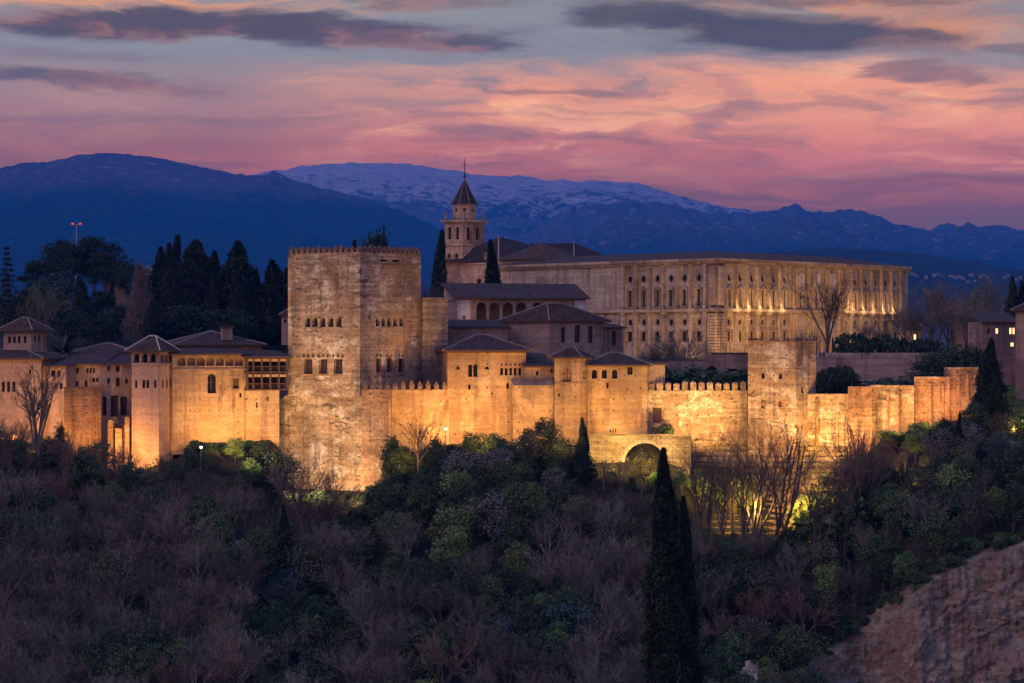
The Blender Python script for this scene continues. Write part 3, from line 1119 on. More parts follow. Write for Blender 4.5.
# --- slim tower with a hipped roof (far from the great tower)
def slim_tower():
    cs = corner_block(131.6, 158.8, 173.5, 500, 160, 58)
    C = cs[1]
    root = thing('watch_tower', 'slim peach coloured tower with open top gallery and tiled pyramid roof', 'tower', (C[0], C[1], Z(474, 500)))
    z1, zg0 = Z(364, 500), Z(362.5, 500)
    wl = [(136, 384, 2.6, 7.5, 'rect'), (143.6, 384, 3.2, 8, 'rect'), (147.6, 384, 3.2, 8, 'rect'), (155, 384, 2.6, 7.5, 'rect')]
    wr = [(163, 384, 1.9, 7.5, 'rect'), (167, 384, 1.9, 8, 'rect'), (170.6, 384, 1.9, 7.5, 'rect')]
    block(root, cs, Z(484, 500), z1, M['plaster_peach'], {0: wl, 1: wr}, depth=0.5)
    g = [(x, 358, 6.0, 9.0, 'arch', M['loggia_room'], 'gallery_arch') for x in (136.4, 144.6, 152.8)]
    gr = [(x, 358, 3.7, 9.0, 'arch', M['loggia_room'], 'gallery_arch') for x in (162.3, 166.5, 170.6)]
    g = [(a, b, c, d, e, M['dark_room'], 'gallery_arch') for a, b, c, d, e, f, n in g]
    gr = [(a, b, c, d, e, M['dark_room'], 'gallery_arch') for a, b, c, d, e, f, n in gr]
    block(root, cs, z1 + .003, Z(352, 500), M['plaster_rose'], {0: g, 1: gr}, depth=0.9, name='gallery')
    trim(root, 'string_course', cs, (0, 1), z1 - 0.2, z1 + 0.1, 0.15, M['plaster_peach'])
    hip(root, cs, Z(350.5, 500), 2.5, 0.75, M['tiles'], cap_mat=M['ridge_white'], cap_r=0.14)


slim_tower()


# --- arcaded wall and palace between the slim tower and the great tower
def arcade_palace():
    q = quad(172.5, 502, 246, 507, 12)
    root = thing('palace_building', 'floodlit wall with a gallery of low arches, one tall arched window', 'palace', (q[0][0], q[0][1], Z(440, 502)))
    z1 = Z(369, 503)
    wf = [(211.8, 383.5, 8.6, 19.5, 'arch', M['glass'], 'window', True), (236, 383.6, 6, 10, 'rect', M['wood'], 'window'), (240.5, 395, 2.2, 4.5, 'rect')]
    block(root, q, Z(455, 500), z1, M['plaster_ochre'], {0: wf}, depth=0.6)
    ar = [(x, 361.6, 8.2, 8.6, 'arch', M['loggia_room'], 'gallery_arch') for x in (181.5, 191.2, 200.9, 210.4, 219.9, 229.4, 238.8)]
    block(root, q, z1 + .003, Z(354.5, 503), M['plaster_ochre'], {0: ar}, depth=0.8, name='gallery')
    trim(root, 'string_course', q, (0,), z1 - .22, z1 + .05, 0.15, M['plaster_ochre'])
    shed(root, q, Z(353.5, 503), Z(346, 512), M['tiles'], over=0.6)
    # the big hall behind
    h = quad(178, 513, 262, 518, 14)
    block(root, h, Z(380, 515), Z(345, 515), M['plaster_brown'], name='hall_wall')
    hip(root, h, Z(344.5, 515), 2.4, 0.7, M['tiles'], inset=1.1)
    c = quad(222.3, 517, 232.5, 517.4, 2.0)
    ch = MB()
    ch.prism(c, Z(340, 515), Z(327.5, 517))
    co = ch.build('chimney', M['plaster_rose'], root)
    cc = MB()
    d2 = quad(220.8, 516.8, 234, 517.2, 2.4)
    cc.prism(d2, Z(327.5, 517) + .003, Z(325.6, 517))
    cc.build('chimney_cap', M['tiles'], co, root=root)


arcade_palace()


# --- two storeys of timber gallery against the great tower
def timber_gallery():
    q = quad(246.6, 506, 289, 509.7, 8)
    root = thing('gallery_building', 'two storey timber balcony with dark openings beside the great square tower', 'building', (q[0][0], q[0][1], Z(440, 505)))
    ql = quad(246.6, 506, 279.3, 509, 8)
    block(root, ql, Z(455, 505), Z(390.5, 507), M['plaster_ochre'], {0: [(257, 405, 2, 5, 'rect'), (268, 399, 2, 4, 'rect')]}, depth=0.5)
    A, B = q[0], q[1]
    d, nn, L = axes(A, B)
    bk = MB()
    bk.obox(A, B, 0, L, Z(390.5, 507) + .003, Z(357, 507), -8, -2.2)
    bk.build('back_wall', M['dark_room'], root)
    for y0, y1 in ((390.5, 389.2), (373.0, 371.6), (358.6, 357.2)):
        fl = MB()
        fl.obox(A, B, 0.0, L, Z(y0, 507) + .01, Z(y1, 507), -2.19, 0.12)
        fl.build('balcony_floor', M['wood'], root)
    xs = (247.6, 253.5, 262, 270.5, 279, 287.2)
    for x in xs:
        u = u_of(A, B, x)
        for ya, yb in ((389.2, 373.0), (371.6, 358.6)):
            po = MB()
            po.obox(A, B, u - .14, u + .14, Z(ya, 507) + .01, Z(yb, 507), -.3, 0.0)
            po.build('post', M['wood'], root)
    for ya, yb in ((384, 383.3), (366.7, 366.0)):
        ra = MB()
        for x0, x1 in zip(xs, xs[1:]):
            u0, u1 = u_of(A, B, x0) + .15, u_of(A, B, x1) - .15
            ra.obox(A, B, u0, u1, Z(ya, 507), Z(yb, 507), -.2, -.08)
            k = int((u1 - u0) / .3)
            for i in range(k):
                u = u0 + (i + .5) * (u1 - u0) / k
                ra.obox(A, B, u - .025, u + .025, Z(ya + 5, 507) + .02, Z(ya, 507) - .005, -.16, -.11)
        ra.build('railing', M['wood'], root)
    for y in (361.5, 377):
        la = MB()
        for x0, x1 in zip(xs, xs[1:]):
            u0, u1 = u_of(A, B, x0) + .15, u_of(A, B, x1) - .15
            la.obox(A, B, u0, u1, Z(y, 507), Z(y - 2.6, 507), -.24, -.1)
        la.build('lintel', M['plaster_ochre'], root)
    shed(root, q, Z(356.5, 507), Z(350, 513), M['tiles'], over=0.6)


timber_gallery()


# --- old buildings left of the slim tower
def left_town():
    q = quad(-40, 512, 41, 508, 12)
    root = thing('palace_building', 'rose plastered house with three arched windows over the bare slope', 'house', (q[1][0], q[1][1], Z(440, 508)))
    wf = [(x, 386.5, 3.6, 10.5, 'arch', M['glass']) for x in (3.0, 8.3, 13.6)] + [(30, 372, 2.4, 5, 'rect')] + [(-8, 386, 4, 10, 'arch')]
    block(root, q, Z(452, 508), Z(359, 508), M['plaster_rose'], {0: wf})
    hip(root, q, Z(358, 508), 1.6, 0.7, M['tiles'])
    t = corner_block(3.5, 31, 46.5, 514, 165, 60)
    root = thing('watch_tower', 'short rose tower with low hipped roof and row of small windows', 'tower', (t[1][0], t[1][1], Z(380, 514)))
    wl = [(x, 339.5, 2.9, 7, 'arch', M['shutter']) for x in (9.5, 14.3, 19.0, 25)]
    wr = [(x, 338.5, 2.0, 6.5, 'arch', M['shutter']) for x in (35, 39.2)]
    block(root, t, Z(380, 514), Z(331, 514), M['plaster_rose'], {0: wl, 1: wr})
    hip(root, t, Z(330, 514), 2.2, 0.8, M['tiles'])
    # row of small houses
    q = quad(41, 509, 66, 507, 9)
    root = thing('town_house', 'narrow plastered house behind the leafless tall tree', 'house', (q[0][0], q[0][1], Z(430, 508)))
    block(root, q, Z(452, 508), Z(366, 508), M['plaster_rose'], {0: [(53, 373.5, 4.5, 6, 'rect'), (59, 373.5, 3, 6, 'rect'), (47, 385, 3, 7, 'rect'), (55.5, 386, 3, 6, 'rect'), (61, 386, 3, 6, 'rect')]})
    shed(root, q, Z(365.4, 508), Z(358, 515), M['tiles'])
    q = quad(66.3, 510, 101.5, 509, 9)
    root = thing('town_house', 'wide plastered house with dark paired windows above the brick bastion', 'house', (q[0][0], q[0][1], Z(430, 510)))
    block(root, q, Z(450, 510), Z(364, 510), M['plaster_brown'], {0: [(77.5, 370.5, 2.6, 5, 'rect'), (87.5, 370.5, 2.2, 5.2, 'rect'), (90.5, 370.5, 2.2, 5.2, 'rect'), (93.8, 370.5, 2.2, 5.2, 'rect'),
                                                                       (77, 384, 3, 6.5, 'rect'), (86, 384, 3, 6.5, 'rect'), (93.5, 380, 3, 4, 'rect'), (97, 380, 2.4, 4, 'rect')]})
    shed(root, q, Z(363.4, 510), Z(352.5, 517), M['tiles'])
    q = quad(101.8, 509, 131, 508.5, 9)
    root = thing('town_house', 'brown house with tall dark doorways next to the slim peach tower', 'house', (q[0][0], q[0][1], Z(440, 509)))
    block(root, q, Z(460, 509), Z(364.5, 509), M['plaster_brown'], {0: [(108.5, 368.5, 2.4, 5, 'rect'), (117.6, 368.5, 3.8, 6.5, 'rect'), (108.5, 381, 2.6, 5, 'rect'), (117.6, 382, 3.8, 8.5, 'rect'), (126.5, 381, 2.4, 5, 'rect'),
                                                                        (104.5, 406, 4, 19, 'rect'), (114.5, 406, 7.5, 21, 'rect'), (123.5, 406, 6.5, 19, 'rect')]}, depth=0.6, pane_mat=M['dark_room'])
    shed(root, q, Z(364, 509), Z(354, 516), M['tiles'])
    q = quad(78, 519, 131, 519, 8)
    root = thing('town_house', 'low tiled house half hidden behind the roofs beside the palm', 'house', (q[0][0], q[0][1], Z(375, 519)))
    block(root, q, Z(385, 519), Z(352, 519), M['plaster_brown'], {0: [(92, 356, 2, 3, 'rect')]})
    hip(root, q, Z(351.6, 519), 1.4, 0.6, M['tiles'])
    # brick bastion and buttressed ruins
    cs = corner_block(64, 91, 101, 500.5, 170, 60)
    root = thing('bastion', 'square brick bastion with level courses below the houses', 'bastion', (cs[1][0], cs[1][1], Z(455, 500)))
    block(root, cs, Z(466, 500), Z(388.5, 500), M['brick'])
    trim(root, 'coping', cs, (0, 1, 2, 3), Z(388.5, 500) + .004, Z(387, 500), 0.1, M['brick'], back=0.5)
    q = quad(107, 503, 131, 503, 1.4)
    root = thing('ruined_wall', 'low ruined brick wall with narrow buttresses at the foot of the slim tower', 'wall', (q[0][0], q[0][1], Z(462, 503)))
    mb = MB()
    mb.prism(q, Z(470, 503), Z(424, 503))
    mb.build('wall', M['brick'], root)
    for px, w, py in ((110.5, 5, 420), (118.5, 6.5, 428), (127, 4.5, 417)):
        b = quad(px - w / 2, 501.4, px + w / 2, 501.4, 1.55)
        mb = MB()
        mb.prism(b, Z(470, 502), Z(py, 502))
        mb.build('buttress', M['tapial_red'], root)


left_town()


# --- battlemented curtain wall beside the great tower
def curtain():
    segs = [(361.5, 497.4, 391, 497.2), (391.2, 500.5, 449, 503)]
    A0 = pt(361.5, 497.4)
    root = thing('curtain_wall', 'battlemented wall with pointed merlons running from the great square tower', 'wall', (A0[0], A0[1], Z(455, 498)))
    me = merlon_mesh(0.85, 0.5, 0.75, 0.8, M['merlon_stone'])
    for i, (a, ya, b, yb) in enumerate(segs):
        q = quad(a, ya, b, yb, 2.0)
        mb = MB()
        mb.prism(q, Z(486 if i == 0 else 470, 498), Z(389.5, (ya + yb) / 2))
        mb.build('wall', M['tapial_red'] if i == 0 else M['plaster_ochre'], root)
        merlons(root, q[0], q[1], Z(389.5, (ya + yb) / 2), 4 if i == 0 else 7, me, 0.35)
    # wall of the court behind, rising above it
    q = quad(422.5, 511, 448, 512, 10)
    root = thing('palace_building', 'plain windowless stone block with a flat top beside the great square tower', 'building', (q[0][0], q[0][1], Z(390, 511)))
    block(root, q, Z(395, 511), Z(299, 511), M['rubble'])
    trim(root, 'coping', q, (0, 1), Z(299, 511) + .003, Z(297.6, 511), 0.18, M['plaster_brown'], back=1.0)


curtain()


# --- the floodlit hall and its neighbours
def front_halls():
    q = quad(447.5, 503, 526, 505, 12)
    root = thing('palace_building', 'bright floodlit hall with dark hipped roof and rows of small arched windows', 'palace', (q[0][0], q[0][1], Z(440, 503)))
    wf = [(470.3, 370.6, 4.2, 12.5, 'arch', M['glass'], 'window'), (475.4, 370.6, 4.2, 12.5, 'arch', M['glass'], 'window'), (458, 368, 3.2, 3, 'arch', M['dark_room'], 'small_window'), (487, 368, 4.2, 3, 'arch', M['dark_room'], 'small_window')]
    for x in (501.7, 506.2, 510.8, 515.2, 519.7):
        wf.append((x, 371.6, 2.9, 7.5, 'arch', M['glass'], 'window'))
        wf.append((x, 364.6, 1.6, 2.2, 'arch', M['dark_room'], 'small_window'))
    wf += [(469.4, 387, 2.6, 5, 'rect', None, 'small_window'), (507.8, 386, 2.6, 6, 'rect', None, 'small_window'), (526.5 - 3.5, 386, 2.2, 6, 'rect', None, 'small_window'), (492, 393.5, 1.8, 2, 'rect', None, 'small_window')]
    block(root, q, Z(458, 503), Z(351.2, 504), M['plaster_ochre'], {0: wf}, depth=0.5)
    hip(root, q, Z(350, 504), 2.6, 0.9, M['tiles'])
    trim(root, 'eaves_board', q, (0, 1), Z(352.6, 504), Z(351.2, 504) - .01, 0.25, M['wood'])
    # projecting buttress wall below
    b = quad(513, 500.8, 554, 502, 2.4)
    root = thing('buttress', 'projecting floodlit buttress with a sloped top under the hall', 'buttress', (b[0][0], b[0][1], Z(440, 501)))
    mb = MB()
    zb0, zt0, ztb = Z(456, 501), Z(385.5, 501), Z(378, 503)
    mb.prism(b, zb0, zt0, top=False)
    mb.face([(b[0][0], b[0][1], zt0), (b[1][0], b[1][1], zt0), (b[2][0], b[2][1], ztb), (b[3][0], b[3][1], ztb)])
    mb.face([(b[1][0], b[1][1], zt0), (b[2][0], b[2][1], zt0), (b[2][0], b[2][1], ztb)])
    mb.face([(b[0][0], b[0][1], zt0), (b[3][0], b[3][1], ztb), (b[3][0], b[3][1], zt0)])
    mb.build('wall', M['plaster_ochre'], root)
    # the narrow linking range
    q = quad(526.3, 503.4, 555, 504.6, 10)
    root = thing('palace_building', 'narrow link with sloping tiled roof between the hall and the small turret', 'building', (q[0][0], q[0][1], Z(430, 503)))
    block(root, q, Z(440, 503), Z(367, 504), M['plaster_ochre'], {0: [(537.3, 373.2, 2.8, 4.4, 'rect'), (552, 370.6, 2.2, 4.5, 'rect'), (551.5, 385.5, 2.6, 6, 'rect')]})
    shed(root, q, Z(366, 504), Z(353, 511), M['tiles'])
    # turret
    cs = corner_block(554.5, 580, 589, 500, 176, 62)
    root = thing('watch_tower', 'small square turret with one wide arched window and tiled pyramid roof', 'tower', (cs[1][0], cs[1][1], Z(450, 500)))
    block(root, cs, Z(468, 500), Z(358, 500), M['plaster_ochre'], {0: [(567, 374.8, 8.8, 14, 'arch', M['loggia_room'], 'window', True), (559, 395, 1.6, 3, 'rect')], 1: [(584.4, 374, 2.6, 11, 'arch', M['dark_room'], 'window')]}, depth=0.6)
    hip(root, cs, Z(357, 500), 1.7, 0.75, M['tiles'], cap_r=0.12)
    trim(root, 'string_course', cs, (0, 1), Z(383.4, 500), Z(382.4, 500), 0.1, M['plaster_ochre'])
    # right hall
    q = quad(587.5, 502.2, 647.5, 503, 9)
    root = thing('palace_building', 'floodlit hall with three round arched windows and patches of pale plaster', 'palace', (q[0][0], q[0][1], Z(440, 502)))
    wf = [(x, 374.2, 5.4, 8.8, 'arch', M['glass'], 'window') for x in (594.4, 604.4, 614.7)] + [(630, 370.8, 5.2, 7.5, 'rect', M['glass'], 'window', True), (607.6, 385.6, 2.2, 5.5, 'rect'), (627.5, 388.5, 1.4, 2, 'rect'), (641, 388, 1.4, 2, 'rect')]
    block(root, q, Z(462, 502), Z(365.5, 502), M['plaster_ochre'], {0: wf}, depth=0.5)
    hip(root, q, Z(364.6, 502), 2.0, 0.7, M['tiles'])
    q = quad(647.8, 504, 665, 506, 8)
    root = thing('palace_building', 'small plain brown lean-to at the end of the battlements', 'building', (q[0][0], q[0][1], Z(400, 505)))
    block(root, q, Z(445, 505), Z(364, 505), M['plaster_brown'])
    shed(root, q, Z(363.4, 505), Z(358.5, 511), M['tiles'])


front_halls()


# --- the upper palace: hall with the broad hipped roof, side wing, arcaded loggia
def upper_palace():
    cs = corner_block(507, 549, 603, 526, 165, 28)
    root = thing('palace_building', 'plain brown upper hall with broad hipped roof and tall narrow windows', 'palace', (cs[1][0], cs[1][1], Z(385, 526)))
    block(root, cs, Z(385, 526), Z(321.5, 526), M['plaster_brown'], {1: [(563.2, 335, 4.2, 15.5, 'rect', M['glass'], 'window', True), (577.4, 334, 5.2, 17.5, 'rect', M['glass'], 'window', True), (590.4, 334.5, 4.6, 17, 'rect', M['glass'], 'window', True)],
                                                                   0: [(510.6, 330.5, 2.6, 5.5, 'rect', M['plaster_white'], 'window')]}, depth=0.4)
    hip(root, cs, Z(320.5, 526), 3.1, 0.9, M['tiles'], cap_mat=M['ridge'])
    q = quad(603.6, 534, 623.5, 538, 8)
    root = thing('palace_building', 'low brown annexe with one tall window beside the upper hall', 'building', (q[0][0], q[0][1], Z(380, 535)))
    block(root, q, Z(385, 535), Z(327.5, 535), M['plaster_brown'], {0: [(614, 338.5, 4.2, 15, 'rect', M['glass'], 'window', True)]}, depth=0.4)
    shed(root, q, Z(327, 535), Z(319.5, 541), M['tiles'])
    q = quad(441, 521, 507.5, 524, 8)
    root = thing('palace_building', 'long low brown wing with lean-to roof under the white walled loggia', 'building', (q[0][0], q[0][1], Z(380, 522)))
    block(root, q, Z(385, 522), Z(327, 522), M['plaster_brown'], {0: [(445.6, 336.2, 6.2, 11, 'rect', M['shutter'], 'window', True)]}, depth=0.4)
    shed(root, q, Z(326.4, 522), Z(319.5, 529), M['tiles'])
    # loggia
    q = quad(456.5, 541, 586, 548, 9)
    root = thing('loggia', 'white walled gallery of seven tall arches under a long tiled roof', 'loggia', (q[0][0], q[0][1], Z(340, 542)))
    A, B = q[0], q[1]
    d, nn, L = axes(A, B)
    ops = [op_px(A, B, x, 313, 10.4, 21, 'arch') for x in (481.5, 494.6, 508.0, 521.2, 537.6, 551.2, 564.8)]
    mb = MB()
    facade(mb, A, B, Z(340, 542), Z(298.3, 544), ops, 0.45)
    mb.build('arcade', M['plaster_rose'], root)
    mb = MB()
    mb.obox(A, B, 0.1, L - 0.1, Z(340, 542), Z(299, 544), -4.2, -3.9)
    mb.build('back_wall', M['loggia_room'], root)
    mb = MB()
    mb.obox(A, B, 0, L, Z(340, 542) + .05, Z(325.5, 543), -3.89, -0.5)
    mb.build('gallery_floor', M['plaster_brown'], root)
    for k, op in enumerate(ops[:-1]):
        um = (op[1] + ops[k + 1][0]) / 2
        co = MB()
        co.obox(A, B, um - .16, um + .16, Z(324, 543), Z(305, 543), 0.0, 0.16)
        co.build('column', M['limestone_trim'], root)
    for a, b in ((457, 470.5), (574.5, 586)):
        u0, u1 = max(0.02, u_of(A, B, a)), min(L - 0.02, u_of(A, B, b))
        mb = MB()
        mb.obox(A, B, u0, u1, Z(330, 543), Z(300, 544), 0.0, 0.08)
        w = mb.build('end_wall', M['plaster_white'], root)
        if a < 500:
            um = (u0 + u1) / 2
            wb = MB()
            wb.obox(A, B, um - .3, um + .3, Z(319.5, 543), Z(315.5, 543), 0.081, 0.09)
            wb.build('window', M['glass'], w, root=root)
    # gable end wall
    E0, E1 = q[1], q[2]
    zt = Z(283, 548)
    mb = MB()
    mb.face([(E0[0], E0[1], Z(340, 548)), (E1[0], E1[1], Z(340, 548)), (E1[0], E1[1], zt), (E0[0], E0[1], Z(299, 548))])
    mb.face([(q[0][0], q[0][1], Z(340, 542)), (q[0][0], q[0][1], Z(299, 542)), (q[3][0], q[3][1], Z(284, 550)), (q[3][0], q[3][1], Z(340, 542))])
    mb.build('gable_wall', M['plaster_rose'], root)
    shed(root, q, Z(297.8, 544), Z(283.4, 553), M['tiles'], over=0.7)
    # terrace block left of the loggia
    q = quad(422, 536, 457, 538, 8)
    root = thing('palace_building', 'rose plastered terrace block with a flat top between the great tower and the loggia', 'building', (q[0][0], q[0][1], Z(340, 536)))
    block(root, q, Z(350, 536), Z(300.5, 536), M['plaster_rose'], {0: [(433, 312, 2.4, 5, 'rect')]})
    trim(root, 'coping', q, (0, 1), Z(300.5, 536) + .003, Z(299, 536), 0.15, M['plaster_brown'], back=0.8)


upper_palace()


# --- battlements, ruined square tower and stepped wall to the right
def right_walls():
    q = quad(647.6, 503.8, 747.5, 505.5, 2.2)
    root = thing('curtain_wall', 'battlemented wall of square merlons with one dark doorway above the arch', 'wall', (q[0][0], q[0][1], Z(440, 504)))
    block(root, q, Z(456, 504), Z(390.5, 504.5), M['tapial'], {0: [(657.3, 415.3, 9.2, 15.5, 'rect', M['wood'], 'door')]}, depth=0.5)
    me = merlon_mesh(1.02, 0.5, 1.25, 0.35, M['tapial'])
    merlons(root, q[0], q[1], Z(390.5, 504.5), 12, me, 0.35)
    # square tower
    cs = corner_block(748, 796, 816, 500, 175, 55)
    root = thing('fortress_tower', 'ruined square tower of worn stone with two niches, wider than tall', 'tower', (cs[1][0], cs[1][1], Z(450, 500)))
    wf = [(763.2, 376, 2.8, 5.5, 'arch', M['dark_room'], 'small_window'), (780.6, 376.3, 2.8, 5.5, 'arch', M['dark_room'], 'small_window'), (763, 404, 4.2, 8, 'arch', M['tapial_red'], 'niche'), (780, 404, 3.4, 6, 'arch', M['tapial_red'], 'niche')]
    block(root, cs, Z(470, 500), Z(342, 500), M['tapial'], {0: wf, 1: [(802.5, 390, 3.0, 6, 'rect', M['dark_room'], 'small_window')]}, depth=0.5)
    trim(root, 'coping', cs, (0, 1), Z(342, 500) + .003, Z(340.6, 500), 0.15, M['tapial_red'], back=0.6)
    rng = random.Random(4)
    mm = MB()
    stub = merlon_mesh(0.8, 0.55, 0.35, 0.15, M['tapial_red'])
    merlons(root, cs[0], cs[1], Z(340.6, 500) + .004, 9, stub, 0.4, skip=(3, 6))
    merlons(root, cs[1], cs[2], Z(340.6, 500) + .004, 6, stub, 0.4, skip=(2,))
    # stepped wall, each section higher than the last
    parts = [(800, 503.5, 868, 502, 395.5, 462), (868.2, 502.6, 914, 500.5, 387, 452), (914.2, 501.2, 949.5, 500.2, 378.5, 445), (949.8, 501, 978, 503, 369, 440)]
    A0 = pt(800, 503)
    root = thing('curtain_wall', 'long floodlit wall stepping up towards the tall dark tree, without battlements', 'wall', (A0[0], A0[1], Z(455, 503)))
    for k, (a, ya, b, yb, top, bot) in enumerate(parts):
        q = quad(a, ya, b, yb, 2.0)
        mb = MB()
        ym = (ya + yb) / 2
        mb.prism(q, Z(bot + 30, ym), Z(top, ym))
        w = mb.build('wall', M['tapial_red'] if k > 1 else M['tapial'], root)
        cp = MB()
        d, nn, L = axes(q[0], q[1])
        cp.obox(q[0], q[1], 0.02, L - 0.02, Z(top, ym) + .004, Z(top - 1.8, ym), -2.0, 0.22)
        cp.build('coping', M['tapial'], w, root=root)
    for px, w, top in ((817.3, 2.2, 397), (888, 2.2, 389), (900, 2.6, 389), (930, 2.4, 381), (943, 2.2, 381), (957, 2.0, 371), (967, 2.0, 371)):
        k = 0 if px < 868 else 1 if px < 914 else 2 if px < 949.5 else 3
        a, ya, b, yb = parts[k][:4]
        A, B = pt(a, ya), pt(b, yb)
        u = u_of(A, B, px)
        mb = MB()
        mb.obox(A, B, u - w * .085, u + w * .085, Z(452, 502), Z(top + 2, 502), -.01, 0.45)
        mb.build('pilaster', M['tapial_red'], root)
    # merlon-like bumps where the wall jumps
    q = quad(848, 500.9, 872, 500.4, 3.2)
    mb = MB()
    mb.prism(q, Z(458, 501), Z(386.5, 501))
    mb.build('turret', M['tapial_red'], root)
    # terrace wall of the palace square
    q = quad(806, 574, 952, 570, 3)
    root = thing('retaining_wall', 'tall brown retaining wall under the palace square', 'wall', (q[0][0], q[0][1], Z(395, 573)))
    mb = MB()
    mb.prism(q, Z(400, 573), Z(357.5, 573))
    mb.build('wall', M['plaster_brown'], root)
    cp = MB()
    d, nn, L = axes(q[0], q[1])
    cp.obox(q[0], q[1], 0, L, Z(357.5, 573) + .004, Z(352.8, 573), -.5, 0.05)
    cp.build('parapet', M['limestone'], root)
    # lower garden wall between the halls and the square tower
    q = quad(640, 560, 806, 566, 2)
    root = thing('retaining_wall', 'long dark garden wall in front of the great palace', 'wall', (q[0][0], q[0][1], Z(385, 562)))
    mb = MB()
    mb.prism(q, Z(400, 562), Z(361, 562))
    mb.build('wall', M['plaster_brown'], root)
    # little garden pavilion block seen over the battlements
    q = quad(712, 540, 748, 541, 6)
    root = thing('garden_building', 'low flat topped brown building next to the ruined square tower', 'building', (q[0][0], q[0][1], Z(395, 540)))
    block(root, q, Z(400, 540), Z(354, 540), M['plaster_brown'])
    trim(root, 'coping', q, (0, 1), Z(354, 540) + .003, Z(352.5, 540), 0.12, M['tiles'], back=1.0)


right_walls()


# --- arch and stepped garden terraces on the slope
def arch_and_terraces():
    A, B = pt(588, 494.5), pt(691, 493)
    root = thing('arched_bridge', 'pale stone wall with one big open arch below the palace halls', 'bridge', (A[0], A[1], Z(472, 494)))
    d, nn, L = axes(A, B)
    op = op_px(A, B, 645, 474, 41, 62, 'arch')
    # arch with a level top and a sloping left shoulder
    for face_o, flip in ((0.0, False), (2.6, True)):
        pass
    mb = MB()
    zt = Z(436, 494)
    zb = Z(500, 494)
    op = (op[0], op[1], zb + 0.5, Z(443, 494), 'arch')
    facade(mb, A, B, zb, zt, [op], 2.6)
    A2, B2 = (B[0] - nn[0] * 2.6, B[1] - nn[1] * 2.6), (A[0] - nn[0] * 2.6, A[1] - nn[1] * 2.6)
    facade(mb, A2, B2, zb, zt, [(L - op[1], L - op[0], op[2], op[3], 'arch')], 0.001)
    mb.face([(A[0], A[1], zt), (B[0], B[1], zt), (A2[0], A2[1], zt), (B2[0], B2[1], zt)])
    mb.face([(A[0], A[1], zt), (B2[0], B2[1], zt), (B2[0], B2[1], zb), (A[0], A[1], zb)])
    mb.build('wall', M['rubble'], root)
    ring = MB()
    c, r = (op[0] + op[1]) / 2, (op[1] - op[0]) / 2
    zs = op[3] - min(r, (op[3] - op[2]) * .6)
    n = 18
    for i in range(n):
        a0, a1 = math.pi * i / n, math.pi * (i + .94) / n
        pts = [(c + math.cos(a) * q, zs + math.sin(a) * q * (op[3] - zs) / r) for a, q in ((a0, r + .02), (a1, r + .02), (a1, r + .55), (a0, r + .55))]
        W = [(A[0] + d[0] * u + nn[0] * o, A[1] + d[1] * u + nn[1] * o, z) for o in (.06,) for u, z in pts]
        ring.face([W[0], W[3], W[2], W[1]][::-1] if False else [W[0], W[3], W[2], W[1]])
    ring.build('arch_ring', M['limestone_trim'], root)
    pa = MB()
    pa.obox(A, B, 0, L, zt + .004, zt + .35, -.5, 0.08)
    pa.build('parapet', M['rubble'], root)
    # terraces: low dry-stone walls, one above the other
    root = thing('terrace_walls', 'floodlit flight of low dry stone terrace walls down the slope', 'terraces', (X(770, 490), 490, Z(530, 486)))
    rng = random.Random(9)
    nst = 17
    top_py, bot_py = 441, 532
    for k in range(nst):
        y = 503.2 - k * 1.25
        zt = Z(top_py, 502) - k * 0.90
        a0, a1 = (692, 848) if k < 4 else (690 + k, 846 - (k - 4) * 1.5)
        mb = MB()
        xs = np.linspace(X(a0, y), X(a1, y), 34)
        for i in range(len(xs) - 1):
            j = rng.uniform(-.12, .12)
            t = rng.uniform(-.10, .08)
            mb.prism([(xs[i], y + j), (xs[i + 1], y + j), (xs[i + 1], y + 1.35), (xs[i], y + 1.35)], zt - 1.1, zt + t)
        mb.build('terrace_step', M['terrace_stone'], root)


arch_and_terraces()


